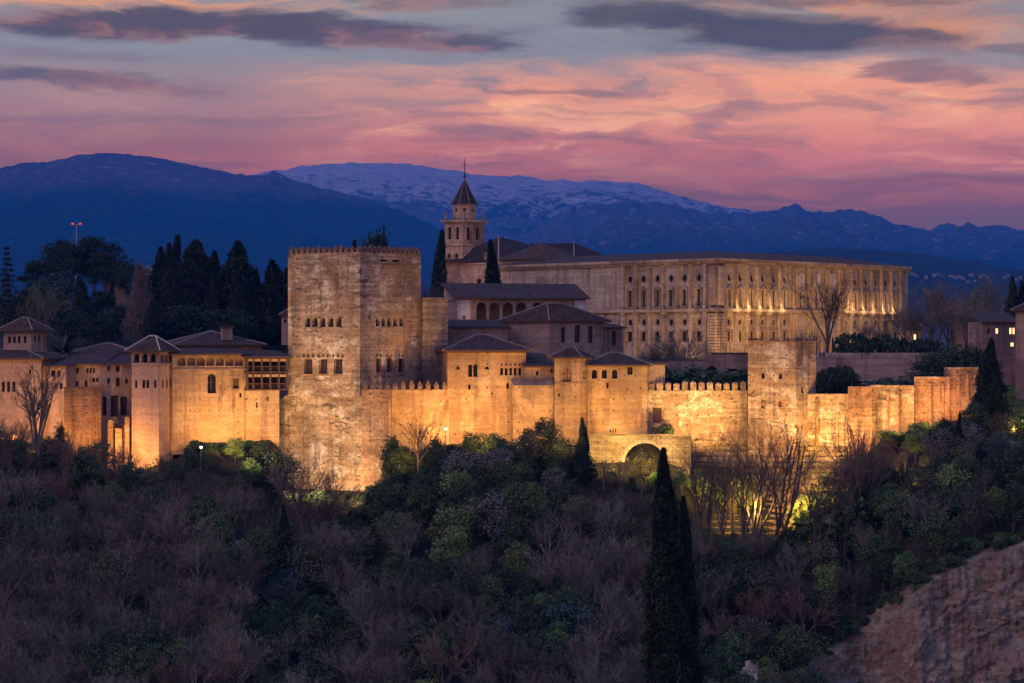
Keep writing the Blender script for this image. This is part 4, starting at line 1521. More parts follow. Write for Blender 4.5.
# --- the great square renaissance palace
def great_palace():
    C = pt(717, 600)
    Lp, Rp = reach(C, 127, 497), reach(C, 56, 908)
    Bk = (Lp[0] + Rp[0] - C[0], Lp[1] + Rp[1] - C[1])
    cs = [Lp, C, Rp, Bk]
    root = thing('renaissance_palace', 'huge square stone palace of two storeys with round and tall windows', 'palace', (C[0], C[1], Z(358, 600)))
    zb, zs0, zs1, zt = Z(362, 600), Z(311.5, 600), Z(308.2, 600), Z(263.5, 600)
    lx = [630.5, 643.9, 657.8, 671.3, 684.8, 699.2]
    rx = [729, 740, 751.6, 762.4, 773.4, 784.4]
    px_ = [800.4, 816.5, 832.5]
    qx = [845, 855.2, 865.6, 875.6, 885.2, 895]
    faces = {0: lx, 1: rx + px_ + qx}
    wood, gl = M['green_shutter'], M['glass']
    # heights on a face follow the true level, so everything is set in metres
    up_w0, up_w1, oc_u = zs1 + 0.45, zs1 + 3.95, (zs1 + 5.55, zs1 + 7.15)
    lo_w0, lo_w1, oc_l = zb + 4.2, zb + 6.3, (zb + 7.5, zb + 8.95)
    low, upp = {0: [], 1: []}, {0: [], 1: []}
    for fi in (0, 1):
        A, B = cs[fi], cs[fi + 1]
        for x in faces[fi]:
            u = u_of(A, B, x)
            portal = fi == 1 and x in px_
            upp[fi].append((u - .72, u + .72, up_w0, up_w1, 'rect'))
            if not portal:
                upp[fi].append((u - .78, u + .78, oc_u[0], oc_u[1], 'round'))
                low[fi].append((u - .85, u + .85, lo_w0, lo_w1, 'rect'))
                low[fi].append((u - .72, u + .72, oc_l[0], oc_l[1], 'round'))
            else:
                low[fi].append((u - .9, u + .9, zb + .02, zb + 5.0, 'rect'))
    lm, um = MB(), MB()
    for fi in range(4):
        A, B = cs[fi], cs[(fi + 1) % 4]
        facade(lm, A, B, zb, zs0, low.get(fi, []), 0.34)
        facade(um, A, B, zs0, zt, upp.get(fi, []), 0.34)
    um.face([(a, b, zt) for a, b in cs])
    lm.build('lower_storey', M['limestone'], root)
    um.build('upper_storey', M['limestone'], root)
    # window parts with frames and little pediments
    for fi in (0, 1):
        A, B = cs[fi], cs[fi + 1]
        d, nn, L = axes(A, B)
        for op in low[fi] + upp[fi]:
            round_ = op[4] == 'round'
            big = not round_ and op[2] > zs0
            w = pane(A, B, op, 0.28).build('round_window' if round_ else 'window', gl if round_ or not big else wood, root)
            fm = MB()
            if round_:
                c, r, zc = (op[0] + op[1]) / 2, (op[1] - op[0]) / 2, (op[2] + op[3]) / 2
                n = 16
                for i in range(n):
                    a0, a1 = 2 * math.pi * i / n, 2 * math.pi * (i + 1) / n
                    def W(a, q, o):
                        u, z = c + q * math.cos(a), zc + q * math.sin(a)
                        return (A[0] + d[0] * u + nn[0] * o, A[1] + d[1] * u + nn[1] * o, z)
                    fm.face([W(a0, r, .12), W(a0, r + .22, .12), W(a1, r + .22, .12), W(a1, r, .12)])
                    fm.face([W(a0, r + .22, 0), W(a1, r + .22, 0), W(a1, r + .22, .12), W(a0, r + .22, .12)])
            else:
                t = .22
                for a, b in ((op[0] - t, op[0]), (op[1], op[1] + t)):
                    fm.obox(A, B, a, b, op[2], op[3], 0.002, .28)
                fm.obox(A, B, op[0] - t - .1, op[1] + t + .1, op[3], op[3] + .28, 0.002, .40)
                if big:
                    # pediment
                    u0, u1, z = op[0] - .5, op[1] + .5, op[3] + .283
                    def W(u, zz, o):
                        return (A[0] + d[0] * u + nn[0] * o, A[1] + d[1] * u + nn[1] * o, zz)
                    uc = (u0 + u1) / 2
                    for o in (.3,):
                        fm.face([W(u0, z, o), W(u1, z, o), W(uc, z + .62, o)])
                    fm.face([W(u0, z, 0), W(u0, z, .3), W(uc, z + .62, .3), W(uc, z + .62, 0)])
                    fm.face([W(uc, z + .62, 0), W(uc, z + .62, .3), W(u1, z, .3), W(u1, z, 0)])
                    fm.obox(A, B, op[0] - .35, op[1] + .35, op[2] - .22, op[2] - .004, 0.002, .3)
            fm.build('frame', M['limestone_trim'], w, root=root)
        # pilasters between the bays, upper storey as pairs, lower as rusticated strips
        xs = faces[fi]
        us = [u_of(A, B, x) for x in xs]
        mids = [us[0] - (us[1] - us[0]) / 2] + [(a + b) / 2 for a, b in zip(us, us[1:])] + [us[-1] + (us[-1] - us[-2]) / 2]
        for u in mids:
            u = min(max(u, .5), L - .5)
            for zz0, zz1, w_, mt in ((zs1 + .02, zt - .02, .34, M['limestone_trim']), (zb, zs0 - .01, .42, M['limestone'])):
                pm = MB()
                pm.obox(A, B, u - w_, u + w_, zz0 + .6, zz1 - .45, 0.003, .55)
                pl = pm.build('pilaster', mt, root)
                pb = MB()
                pb.obox(A, B, u - w_ - .16, u + w_ + .16, zz0, zz0 + .597, 0.003, .70)
                pb.obox(A, B, u - w_ - .16, u + w_ + .16, zz1 - .447, zz1, 0.003, .70)
                pb.build('pilaster_ends', M['limestone_trim'], pl, root=root)
    # broad rusticated piers where the two fronts meet
    for fi, u_at in ((0, None), (1, 0.0)):
        A, B = cs[fi], cs[fi + 1]
        L = axes(A, B)[2]
        a, b = (L - 2.3, L - .02) if fi == 0 else (.02, 2.3)
        qm = MB()
        k = 0
        z = zb + .1
        while z < zs0 - .6:
            qm.obox(A, B, a, b, z, z + .52, 0.004, .62)
            z += .62
        qm.build('corner_pier', M['limestone_trim'], root)
        qm = MB()
        qm.obox(A, B, a + .3, b - .3, zs1 + .62, zt - .5, 0.004, .62)
        qm.build('corner_pier', M['limestone_trim'], root)
    # portal of paler marble
    A, B = cs[1], cs[2]
    u0, u1 = u_of(A, B, 791), u_of(A, B, 840.5)
    d, nn, L = axes(A, B)
    for x in (792, 808.6, 824.6, 840):
        u = u_of(A, B, x)
        for zz0, zz1 in ((zs1 + .3, zt - .3), (zb, zs0 - .3)):
            for du in (-.5, .5):
                cm = MB()
                c = (A[0] + d[0] * (u + du) + nn[0] * .75, A[1] + d[1] * (u + du) + nn[1] * .75)
                cm.tube((c[0], c[1], zz0), (c[0], c[1], zz1), .27, .23, 10, True)
                cm.build('column', M['limestone_trim'], root)
    for x in px_:
        u = u_of(A, B, x)
        mm = MB()
        n = 20
        zc, r = zs1 + 6.6, 1.45
        def W(a, q, o):
            uu, z = u + q * math.cos(a), zc + q * math.sin(a)
            return (A[0] + d[0] * uu + nn[0] * o, A[1] + d[1] * uu + nn[1] * o, z)
        for i in range(n):
            a0, a1 = 2 * math.pi * i / n, 2 * math.pi * (i + 1) / n
            mm.face([W(a0, r * .7, .10), W(a0, r, .28), W(a1, r, .28), W(a1, r * .7, .10)])
            mm.face([W(a0, r, .28), W(a0, r * 1.15, 0.004), W(a1, r * 1.15, 0.004), W(a1, r, .28)])
            mm.face([W(a0, 0, .18), W(a0, r * .45, .08), W(a1, r * .45, .08)])
            mm.face([W(a0, r * .45, .08), W(a0, r * .7, .10), W(a1, r * .7, .10), W(a1, r * .45, .08)])
        mm.build('medallion', M['marble'], root)
    # string course, cornice with small brackets, roof
    trim(root, 'string_course', cs, (0, 1), zs0 + .003, zs1, 0.80, M['limestone_trim'])
    trim(root, 'base_course', cs, (0, 1), zb, zb + 1.1, 0.44, M['limestone'])
    trim(root, 'frieze', cs, (0, 1), zt - .02, zt + .55, 0.30, M['limestone_trim'], back=.5)
    trim(root, 'cornice', cs, (0, 1), zt + .553, zt + 1.15, 0.95, M['limestone_trim'], back=1.0)
    dm = MB()
    for fi in (0, 1):
        A, B = cs[fi], cs[fi + 1]
        d, nn, L = axes(A, B)
        k = int(L / .75)
        for i in range(k):
            u = (i + .5) * L / k
            dm.obox(A, B, u - .15, u + .15, zt + .12, zt + .55, .302, .72)
    dm.build('cornice_brackets', M['limestone_trim'], root)
    # the roof: a ring round the open court, high side facing out
    rb = MB()
    over, z0 = .7, zt + 1.17
    O = [Vector(c) for c in cs]
    ctr = sum(O, Vector((0, 0))) / 4
    out = [o + (o - ctr).normalized() * over * 1.41 for o in O]
    mid = [ctr + (o - ctr) * .66 for o in O]
    inn = [ctr + (o - ctr) * .44 for o in O]
    rise = 2.05
    for i in range(4):
        j = (i + 1) % 4
        w = (out[j] - out[i]).length
        k = w * .17
        h = math.hypot(w * .17, rise)
        rb.face([(*out[i], z0), (*out[j], z0), (*mid[j], z0 + rise), (*mid[i], z0 + rise)], [(0, 0), (w, 0), (w - k, h), (k, h)])
        rb.face([(*mid[i], z0 + rise), (*mid[j], z0 + rise), (*inn[j], z0 + .6), (*inn[i], z0 + .6)], [(k, 0), (w - k, 0), (w - 2 * k, h), (2 * k, h)])
        rb.face([(*out[i], z0 - .2), (*out[j], z0 - .2), (*out[j], z0), (*out[i], z0)], [(0, 0)] * 4)
        rb.face([(*inn[i], z0 - 3), (*inn[j], z0 - 3), (*inn[j], z0 + .6), (*inn[i], z0 + .6)], [(0, 0)] * 4)
    rb.face([(*o, z0 - .2) for o in out[::-1]], [(0, 0)] * 4)
    ro = rb.build('roof', M['tiles_pale'], root)
    # eight sided chapel rising out of the far corner
    c0 = Vector((X(541, 668), 668))
    z_e, z_a = Z(259.5, 668), Z(242.5, 668)
    ch, cr = MB(), MB()
    n, r = 8, 9.6
    P = [(c0.x + r * math.cos(2 * math.pi * (i + .3) / n), c0.y + r * .8 * math.sin(2 * math.pi * (i + .3) / n)) for i in range(n)]
    ch.prism(P, zt + .5, z_e - .1)
    dr = ch.build('chapel_drum', M['limestone_trim'], root)
    P2 = [(c0.x + (a - c0.x) * 1.08, c0.y + (b - c0.y) * 1.08) for a, b in P]
    for i in range(n):
        a, b = P2[i], P2[(i + 1) % n]
        w = math.hypot(a[0] - b[0], a[1] - b[1])
        cr.face([(a[0], a[1], z_e), (b[0], b[1], z_e), (c0.x, c0.y, z_a)], [(0, 0), (w, 0), (w / 2, r)])
        cr.face([(a[0], a[1], z_e - .25), (b[0], b[1], z_e - .25), (b[0], b[1], z_e), (a[0], a[1], z_e)], [(0, 0)] * 4)
    cr.face([(a, b, z_e - .25) for a, b in P2[::-1]], [(0, 0)] * 8)
    cr.build('chapel_roof', M['tiles_pale'], dr, root=root)


great_palace()


# --- the church and its bell tower
def church():
    cs = corner_block(444.8, 462.8, 484.3, 690, 150, 40)
    root = thing('church', 'church with a tall belfry and steep dark roofs behind the loggia', 'church', (cs[1][0], cs[1][1], Z(320, 690)))
    Yc = 690
    z0, za, zb_, zc = Z(330, Yc), Z(244.5, Yc), Z(222, Yc), Z(220, Yc)
    wl = [(449, 256, 3, 4.5, 'rect'), (456.5, 256, 3, 4.5, 'rect')]
    wr = []
    block(root, cs, z0, za, M['church_stone'], {0: wl, 1: wr}, name='tower_shaft', top=False, depth=.6)
    bl = [(449.4, 233.2, 3.4, 12.5, 'arch', M['dark_room'], 'belfry_opening'), (457.2, 233.2, 3.4, 12.5, 'arch', M['dark_room'], 'belfry_opening')]
    br = [(468.8, 233.2, 4.0, 13, 'arch', M['dark_room'], 'belfry_opening'), (478.0, 233.2, 4.0, 13, 'arch', M['dark_room'], 'belfry_opening')]
    block(root, cs, za + .003, zb_, M['church_stone'], {0: bl, 1: br}, name='belfry', top=False, depth=.8)
    trim(root, 'string_course', cs, (0, 1), za - .25, za + .25, .35, M['limestone_trim'])
    trim(root, 'cornice', cs, (0, 1, 2, 3), zb_ + .003, zb_ + .55, .75, M['limestone_trim'], back=2.0)
    ctr = (sum(c[0] for c in cs) / 4, sum(c[1] for c in cs) / 4)
    cap = MB()
    cap.prism([(c[0], c[1]) for c in cs], zb_ + .1, zb_ + .56)
    cap.build('belfry_floor', M['church_stone'], root)
    # eight sided lantern and spire
    zl0, zl1 = zb_ + .563, Z(203.5, Yc)
    r = 2.95
    ln = MB()
    oc = [(ctr[0] + r * math.cos(2 * math.pi * (i + .5) / 8), ctr[1] + r * math.sin(2 * math.pi * (i + .5) / 8)) for i in range(8)]
    for i in range(8):
        A, B = oc[i], oc[(i + 1) % 8]
        d, nn, L = axes(A, B)
        zz = zl0 + (zl1 - zl0) * .62
        op = [(L / 2 - .38, L / 2 + .38, zz - .38, zz + .38, 'round')]
        facade(ln, A, B, zl0, zl1, op, .35)
        pane(A, B, op[0], .3).build('lantern_window', M['dark_room'], root)
    ln.build('lantern', M['church_stone'], root)
    sp = MB()
    za_, r2 = Z(177.5, Yc), 3.35
    P = [(ctr[0] + r2 * math.cos(2 * math.pi * (i + .5) / 8), ctr[1] + r2 * math.sin(2 * math.pi * (i + .5) / 8)) for i in range(8)]
    for i in range(8):
        a, b = P[i], P[(i + 1) % 8]
        w = math.hypot(a[0] - b[0], a[1] - b[1])
        m = 0.55                                             # slightly bell shaped
        pa = (ctr[0] + (a[0] - ctr[0]) * m, ctr[1] + (a[1] - ctr[1]) * m)
        pb = (ctr[0] + (b[0] - ctr[0]) * m, ctr[1] + (b[1] - ctr[1]) * m)
        zm = zl1 + (za_ - zl1) * .40
        sp.face([(*a, zl1), (*b, zl1), (*pb, zm), (*pa, zm)], [(0, 0), (w, 0), (w * .8, 3), (w * .2, 3)])
        sp.face([(*pa, zm), (*pb, zm), (*ctr, za_)], [(w * .2, 3), (w * .8, 3), (w * .5, 8)])
    sp.face([(*p, zl1) for p in P[::-1]], [(0, 0)] * 8)
    spo = sp.build('spire', M['slate_tiles'], root)
    cr = MB()
    for i in range(8):
        a = P[i]
        pa = (ctr[0] + (a[0] - ctr[0]) * .55, ctr[1] + (a[1] - ctr[1]) * .55)
        zm = zl1 + (za_ - zl1) * .40
        cr.tube((*a, zl1 + .05), (*pa, zm + .05), .09, .09, 5)
        cr.tube((*pa, zm + .05), (*ctr, za_ + .05), .09, .06, 5)
    cr.build('ridge_tiles', M['ridge'], spo, root=root)
    cx = MB()
    cx.tube((*ctr, za_ - .2), (*ctr, Z(157.5, Yc)), .13, .06, 6, True)
    cx.tube((ctr[0] - .55, ctr[1], Z(164, Yc)), (ctr[0] + .55, ctr[1], Z(164, Yc)), .08, .08, 6, True)
    for i in range(4):
        z = za_ + .3
        cx.tube((*ctr, z), (*ctr, z + .5), .32, .16, 8, True)
    cx.build('cross', M['iron'], spo, root=root)
    for i, c in enumerate(cs):
        q = (ctr[0] + (c[0] - ctr[0]) * .93, ctr[1] + (c[1] - ctr[1]) * .93)
        pn = MB()
        pn.prism([(q[0] - .35, q[1] - .35), (q[0] + .35, q[1] - .35), (q[0] + .35, q[1] + .35), (q[0] - .35, q[1] + .35)], zb_ + .565, zb_ + 1.4)
        pn.tube((*q, zb_ + 1.4), (*q, zb_ + 2.9), .30, .10, 6, True)
        pn.build('pinnacle', M['church_stone'], root)
    # nave: wall, big dark roofs
    q = quad(446.5, 693, 512, 681, 16)
    wf = [(452.5, 272, 3, 5, 'rect'), (453, 290, 4, 13, 'rect'), (471.5, 287, 3.6, 9, 'arch'), (478.8, 284, 4.6, 10, 'rect'), (461, 281, 2.4, 3, 'rect')]
    block(root, q, Z(325, 685), Z(262.5, 688), M['church_stone'], {0: wf}, name='nave_wall', depth=.5)
    trim(root, 'eaves_cornice', q, (0,), Z(264.5, 688), Z(263, 688), .4, M['limestone_trim'])
    A, B = Vector(q[0]), Vector(q[1])
    ap = (X(500, 692), 692, Z(236.5, 692))
    ap2 = (X(526, 700), 700, Z(243.5, 700))
    zE = Z(262, 688)
    e0, e1 = (X(440, 693.5), 692.2, zE), (X(522, 680), 680, zE)
    b0, b1 = (X(447, 712), 712, zE), (X(545, 712), 712, zE)
    rm = MB()
    rm.face([e0, e1, ap], [(0, 0), (18, 0), (13, 8)])
    rm.face([e1, b1, ap2, ap], [(0, 0), (20, 0), (16, 8), (6, 8)])
    rm.face([b1, b0, ap, ap2], [(0, 0), (18, 0), (12, 8), (6, 8)])
    rm.face([b0, e0, ap], [(0, 0), (18, 0), (9, 8)])
    rm.face([e1, e0, b0, b1], [(0, 0)] * 4)
    ro = rm.build('roof', M['slate_tiles'], root)
    dm = MB()
    dm.box(X(484, 686), X(489, 686), 686, 690, Z(260, 686), Z(252.5, 686))
    do = dm.build('dormer', M['church_stone'], ro, root=root)
    rm = MB()
    y2 = 700
    g0, g1, g2 = (X(520, y2), y2 - 6, Z(259, y2)), (X(612, y2), y2 - 6, Z(259, y2)), (X(575, y2), y2, Z(243, y2))
    g3, g4 = (X(520, y2 + 12), y2 + 10, Z(259, y2)), (X(612, y2), y2 + 10, Z(259, y2))
    gt = (X(530, y2), y2, Z(243.5, y2))
    rm.face([g0, g1, g2, gt], [(0, 0), (22, 0), (14, 7), (3, 7)])
    rm.face([g1, g4, g2], [(0, 0), (16, 0), (8, 7)])
    rm.face([g4, g3, gt, g2], [(0, 0), (22, 0), (14, 7), (3, 7)])
    rm.face([g0, gt, g3], [(0, 0), (8, 7), (16, 0)])
    rm.face([g0, g3, g4, g1], [(0, 0)] * 4)
    rm.build('roof', M['slate_tiles'], root)
    wb = MB()
    wb.prism([(X(522, y2), y2 - 5.4), (X(610, y2), y2 - 5.4), (X(610, y2), y2 + 9), (X(522, y2), y2 + 9)], Z(320, y2), Z(260, y2))
    wb.build('transept_wall', M['church_stone'], root)
    for px, y, p0, p1 in ((498.6, 679, 262, 235.5), (574, 693, 256, 240.5)):
        lr = MB()
        lr.tube((X(px, y), y, Z(p0, y)), (X(px, y), y, Z(p1, y)), .16, .14, 6, True)
        lr.build('mast', M['pole_grey'], root)


church()


# --- buildings among the trees at the far right and on the hill behind
def outlying():
    q = quad(982, 560, 1018, 561, 9)
    root = thing('town_house', 'dark house with lit yellow windows behind the tall dark tree', 'house', (q[0][0], q[0][1], Z(375, 560)))
    block(root, q, Z(385, 560), Z(322, 560), M['plaster_brown'], {0: [(997, 331, 2.6, 5, 'rect', M['lit_window'], 'window'), (1010.6, 331, 2.4, 6, 'rect', M['lit_window'], 'window'), (1013.8, 331, 2.4, 6, 'rect', M['lit_window'], 'window'), (1012.3, 344.5, 3.4, 3.6, 'rect', M['lit_window'], 'window'), (988.5, 331, 2.6, 5, 'rect')]})
    shed(root, q, Z(321.5, 560), Z(312, 569), M['tiles'])
    cs = corner_block(1015.5, 1042, 1060, 545, 176, 50)
    root = thing('fortress_tower', 'rose coloured square tower cut off by the edge of the photo', 'tower', (cs[1][0], cs[1][1], Z(375, 545)))
    block(root, cs, Z(400, 545), Z(311, 545), M['plaster_rose'], {0: [(1030, 330, 3, 6, 'arch')]})
    hip(root, cs, Z(310, 545), 2.2, .6, M['tiles'])
    q = quad(958, 590, 981, 590, 8)
    root = thing('town_house', 'small rose house half hidden by bare trees beside the palace square', 'house', (q[0][0], q[0][1], Z(350, 590)))
    block(root, q, Z(360, 590), Z(316, 590), M['plaster_rose'], {0: [(966, 326, 2.4, 4.5, 'rect'), (974, 326, 2.4, 4.5, 'rect')]})
    hip(root, q, Z(315.5, 590), 1.8, .6, M['tiles'])
    q = quad(908, 612, 922, 612, 7)
    root = thing('town_house', 'little ochre house just past the corner of the great palace', 'house', (q[0][0], q[0][1], Z(350, 612)))
    block(root, q, Z(358, 612), Z(328, 612), M['plaster_ochre'], {0: [(915, 337, 2.2, 5, 'rect', M['lit_window'], 'window')]})
    hip(root, q, Z(327.6, 612), 1.6, .5, M['tiles'])
    # on the wooded hill
    q = quad(19, 690, 42, 690, 9)
    root = thing('town_house', 'pale tiled house among the dark trees on the hill', 'house', (q[0][0], q[0][1], Z(312, 690)))
    block(root, q, Z(330, 690), Z(298, 690), M['plaster_rose'], {0: [(26, 303, 2, 3.5, 'rect'), (34, 303, 2, 3.5, 'rect')]})
    hip(root, q, Z(297.5, 690), 2.6, .8, M['tiles_pale'])
    q = quad(106, 730, 124, 730, 8)
    root = thing('town_house', 'ochre house with a thin mast showing between pine crowns', 'house', (q[0][0], q[0][1], Z(300, 730)))
    block(root, q, Z(320, 730), Z(273, 730), M['plaster_ochre'], {0: [(110, 280, 1.8, 4, 'rect'), (116, 280, 1.8, 4, 'rect')]})
    hip(root, q, Z(272.5, 730), 1.6, .5, M['tiles_pale'])
    mb = MB()
    mb.tube((X(116.5, 729), 729, Z(275, 729)), (X(116.5, 729), 729, Z(254, 729)), .22, .1, 6, True)
    mb.build('mast', M['pole_grey'], root)
    q = quad(142, 735, 151, 735, 6)
    root = thing('town_house', 'narrow brown house squeezed between the poplar and the cypresses', 'house', (q[0][0], q[0][1], Z(300, 735)))
    block(root, q, Z(320, 730), Z(271.6, 735), M['plaster_brown'], {0: [(147, 277, 1.8, 4, 'rect')]})
    hip(root, q, Z(271.0, 735), 1.2, .4, M['tiles_pale'])
    q = quad(255, 640, 272, 640, 6)
    root = thing('town_house', 'low house with one lit window under the tall cypresses', 'house', (q[0][0], q[0][1], Z(345, 640)))
    block(root, q, Z(355, 640), Z(327, 640), M['plaster_brown'], {0: [(265, 330.5, 4, 2.6, 'rect', M['lit_window'], 'window')]})
    hip(root, q, Z(326.6, 640), 1.3, .5, M['tiles_pale'])
    q = quad(281.5, 600, 295, 600, 6)
    root = thing('town_house', 'little white gabled house against the side of the great square tower', 'house', (q[0][0], q[0][1], Z(330, 600)))
    block(root, q, Z(345, 600), Z(315, 600), M['plaster_rose'], {0: [(285, 321, 2, 4, 'rect')]})
    hip(root, q, Z(314.6, 600), 1.3, .5, M['tiles'])


outlying()
# ------------------------------------------------------------------ trees
def mesh_np(name, v, f, mat):
    me = bpy.data.meshes.new(name)
    me.from_pydata([tuple(p) for p in v], [], f)
    me.materials.append(mat)
    me.update()
    return me


def leaf_quads(P, size, rng, up=None, asp=0.55, droop=None):
    """diamond leaves/sprays at points P; up biases their long axis"""
    n = len(P)
    a = rng.normal(size=(n, 3))
    if up is not None:
        a = a * (1 - up) + np.array([0, 0, 1.0]) * up * 1.6
    if droop is not None:
        a = a * 0.6 + droop
    a /= np.linalg.norm(a, axis=1)[:, None] + 1e-9
    b = rng.normal(size=(n, 3))
    b -= a * (a * b).sum(1)[:, None]
    b /= np.linalg.norm(b, axis=1)[:, None] + 1e-9
    s = size * rng.uniform(0.6, 1.35, n)[:, None]
    v = np.empty((n, 4, 3))
    v[:, 0] = P - a * s * .5
    v[:, 1] = P + b * s * asp * .5 - a * s * .08
    v[:, 2] = P + a * s * .5
    v[:, 3] = P - b * s * asp * .5 - a * s * .08
    f = [(i, i + 1, i + 2, i + 3) for i in range(0, 4 * n, 4)]
    return v.reshape(-1, 3), f


def branch_path(mb, p, d, length, r0, r1, rng, segs=3, wander=.16, lift=.05, n=5):
    pts = [Vector(p)]
    d = Vector(d).normalized()
    for i in range(segs):
        d = (d + Vector((rng.uniform(-1, 1), rng.uniform(-1, 1), rng.uniform(-1, 1))) * wander + Vector((0, 0, lift))).normalized()
        pts.append(pts[-1] + d * (length / segs))
    for i in range(segs):
        ra, rb = r0 + (r1 - r0) * i / segs, r0 + (r1 - r0) * (i + 1) / segs
        mb.tube(pts[i], pts[i + 1], ra, rb, n)
    return pts, d


def cone_dir(d, ang, rng, roll=None):
    d = Vector(d).normalized()
    a = d.orthogonal().normalized()
    b = d.cross(a)
    t = rng.uniform(0, 2 * math.pi) if roll is None else roll
    return (d * math.cos(ang) + (a * math.cos(t) + b * math.sin(t)) * math.sin(ang)).normalized()


def bare_tree(seed, H, trunk_mat, twig_mat, spread=0.75, trunk_h=0.22, lift=.06, stems=1, limbs=5, twig_w=0.035, twig_len=(0.7, 1.5), dens=1.0):
    rng = random.Random(seed)
    tr, cr = MB(), MB()
    def ribbon(p, d, ln):
        q = p + d * ln
        s = d.cross(Vector((rng.uniform(-1, 1), rng.uniform(-1, 1), rng.uniform(-1, 1)))).normalized() * twig_w
        m = p + d * ln * .55 + s * rng.uniform(-2, 2)
        cr.face([p - s * .5, p + s * .5, m + s * .38, m - s * .38])
        cr.face([m - s * .38, m + s * .38, q])
        return m, q
    for st in range(stems):
        base = Vector((0, 0, 0)) if stems == 1 else Vector((rng.uniform(-.4, .4), rng.uniform(-.4, .4), 0))
        d0 = Vector((0, 0, 1)) if stems == 1 else cone_dir((0, 0, 1), rng.uniform(.08, .30), rng)
        r0 = H * 0.019 / stems ** .4
        pts, d = branch_path(tr, base - Vector((0, 0, .8)), d0, H * trunk_h + .8, r0, r0 * .78, rng, 3, .06, .05, 7)
        top = pts[-1]
        nl = max(3, limbs - stems + 1)
        for li in range(nl):
            roll = 2 * math.pi * li / nl + rng.uniform(-.5, .5)
            ang = rng.uniform(.35, 1.0) * spread if li else rng.uniform(0, .2)
            dl = cone_dir(d, ang, rng, roll)
            L1 = H * (1 - trunk_h) * rng.uniform(.42, .60)
            start = pts[-2].lerp(top, rng.uniform(.4, 1.0)) if li else top
            p1, d1 = branch_path(tr, start, dl, L1, r0 * .52, r0 * .22, rng, 4, .17, lift, 5)
            for bi in range(int(7 * dens)):
                t = rng.uniform(.35, 1.0)
                k = min(3, int(t * 4))
                s1 = p1[k].lerp(p1[k + 1], t * 4 - k) if k < 4 else p1[-1]
                d2 = cone_dir((p1[min(4, k + 1)] - p1[k]), rng.uniform(.35, .95), rng)
                L2 = H * rng.uniform(.14, .27)
                p2, d2b = branch_path(tr, s1, d2, L2, r0 * .19, r0 * .09, rng, 3, .2, lift * 1.2, 3)
                for ti in range(int(8 * dens)):
                    t2 = rng.uniform(.2, 1.0)
                    k2 = min(2, int(t2 * 3))
                    s2 = p2[k2].lerp(p2[k2 + 1], t2 * 3 - k2)
                    d3 = (cone_dir(p2[k2 + 1] - p2[k2], rng.uniform(.3, .9), rng) + Vector((0, 0, .18))).normalized()
                    ln = rng.uniform(*twig_len) * H / 9
                    m, q = ribbon(s2, d3, ln)
                    for _ in range(3):
                        ribbon(s2.lerp(q, rng.uniform(.25, .95)), cone_dir(d3, rng.uniform(.3, .9), rng), ln * rng.uniform(.35, .7))
    return tr.mesh('trunk', trunk_mat), cr.mesh('crown', twig_mat)


def leafy_tree(seed, H, W, trunk_mat, leaf_mat, blobs=19, n=4600, size=.34, trunk_h=.26, squash=.8, gap=0.0):
    rng = random.Random(seed)
    nr = np.random.default_rng(seed)
    tr = MB()
    r0 = H * .020
    pts, d = branch_path(tr, (0, 0, -.8), (0, 0, 1), H * trunk_h + .8, r0, r0 * .7, rng, 3, .08, .03, 7)
    top = pts[-1]
    P = []
    for b in range(blobs):
        t = (b + .5) / blobs
        ang = b * 2.4 + rng.uniform(-.4, .4)
        zz = H * (trunk_h + .06 + (1 - trunk_h - .16) * t) + rng.uniform(-.05, .05) * H
        env = math.sin(math.pi * min(1, .22 + .70 * t)) ** .8
        rr = W * .5 * env * rng.uniform(.30, .95) * (0.35 if b == blobs - 1 else 1)
        c = Vector((rr * math.cos(ang), rr * math.sin(ang), zz))
        br = W * rng.uniform(.10, .25)
        branch_path(tr, pts[1].lerp(top, rng.uniform(.5, 1)), c - top, (c - top).length, r0 * .35, r0 * .1, rng, 3, .1, .02, 4)
        k = int(n / blobs)
        v = nr.normal(size=(k, 3))
        v /= np.linalg.norm(v, axis=1)[:, None]
        lump = 1 + .38 * np.sin(v[:, 0] * 5 + b) * np.sin(v[:, 1] * 6 + 2 * b) + .28 * nr.normal(size=k)
        rad = br * lump * nr.uniform(.55, 1.06, k) ** .5
        v = v * rad[:, None] * np.array([1, 1, squash])
        v[:, 2] += np.where(v[:, 2] < -br * .4, br * .25, 0)
        P.append(v + np.array(c))
    P = np.concatenate(P)
    v, f = leaf_quads(P, size, nr, asp=.7)
    return tr.mesh('trunk', trunk_mat), mesh_np('crown', v, f, leaf_mat)


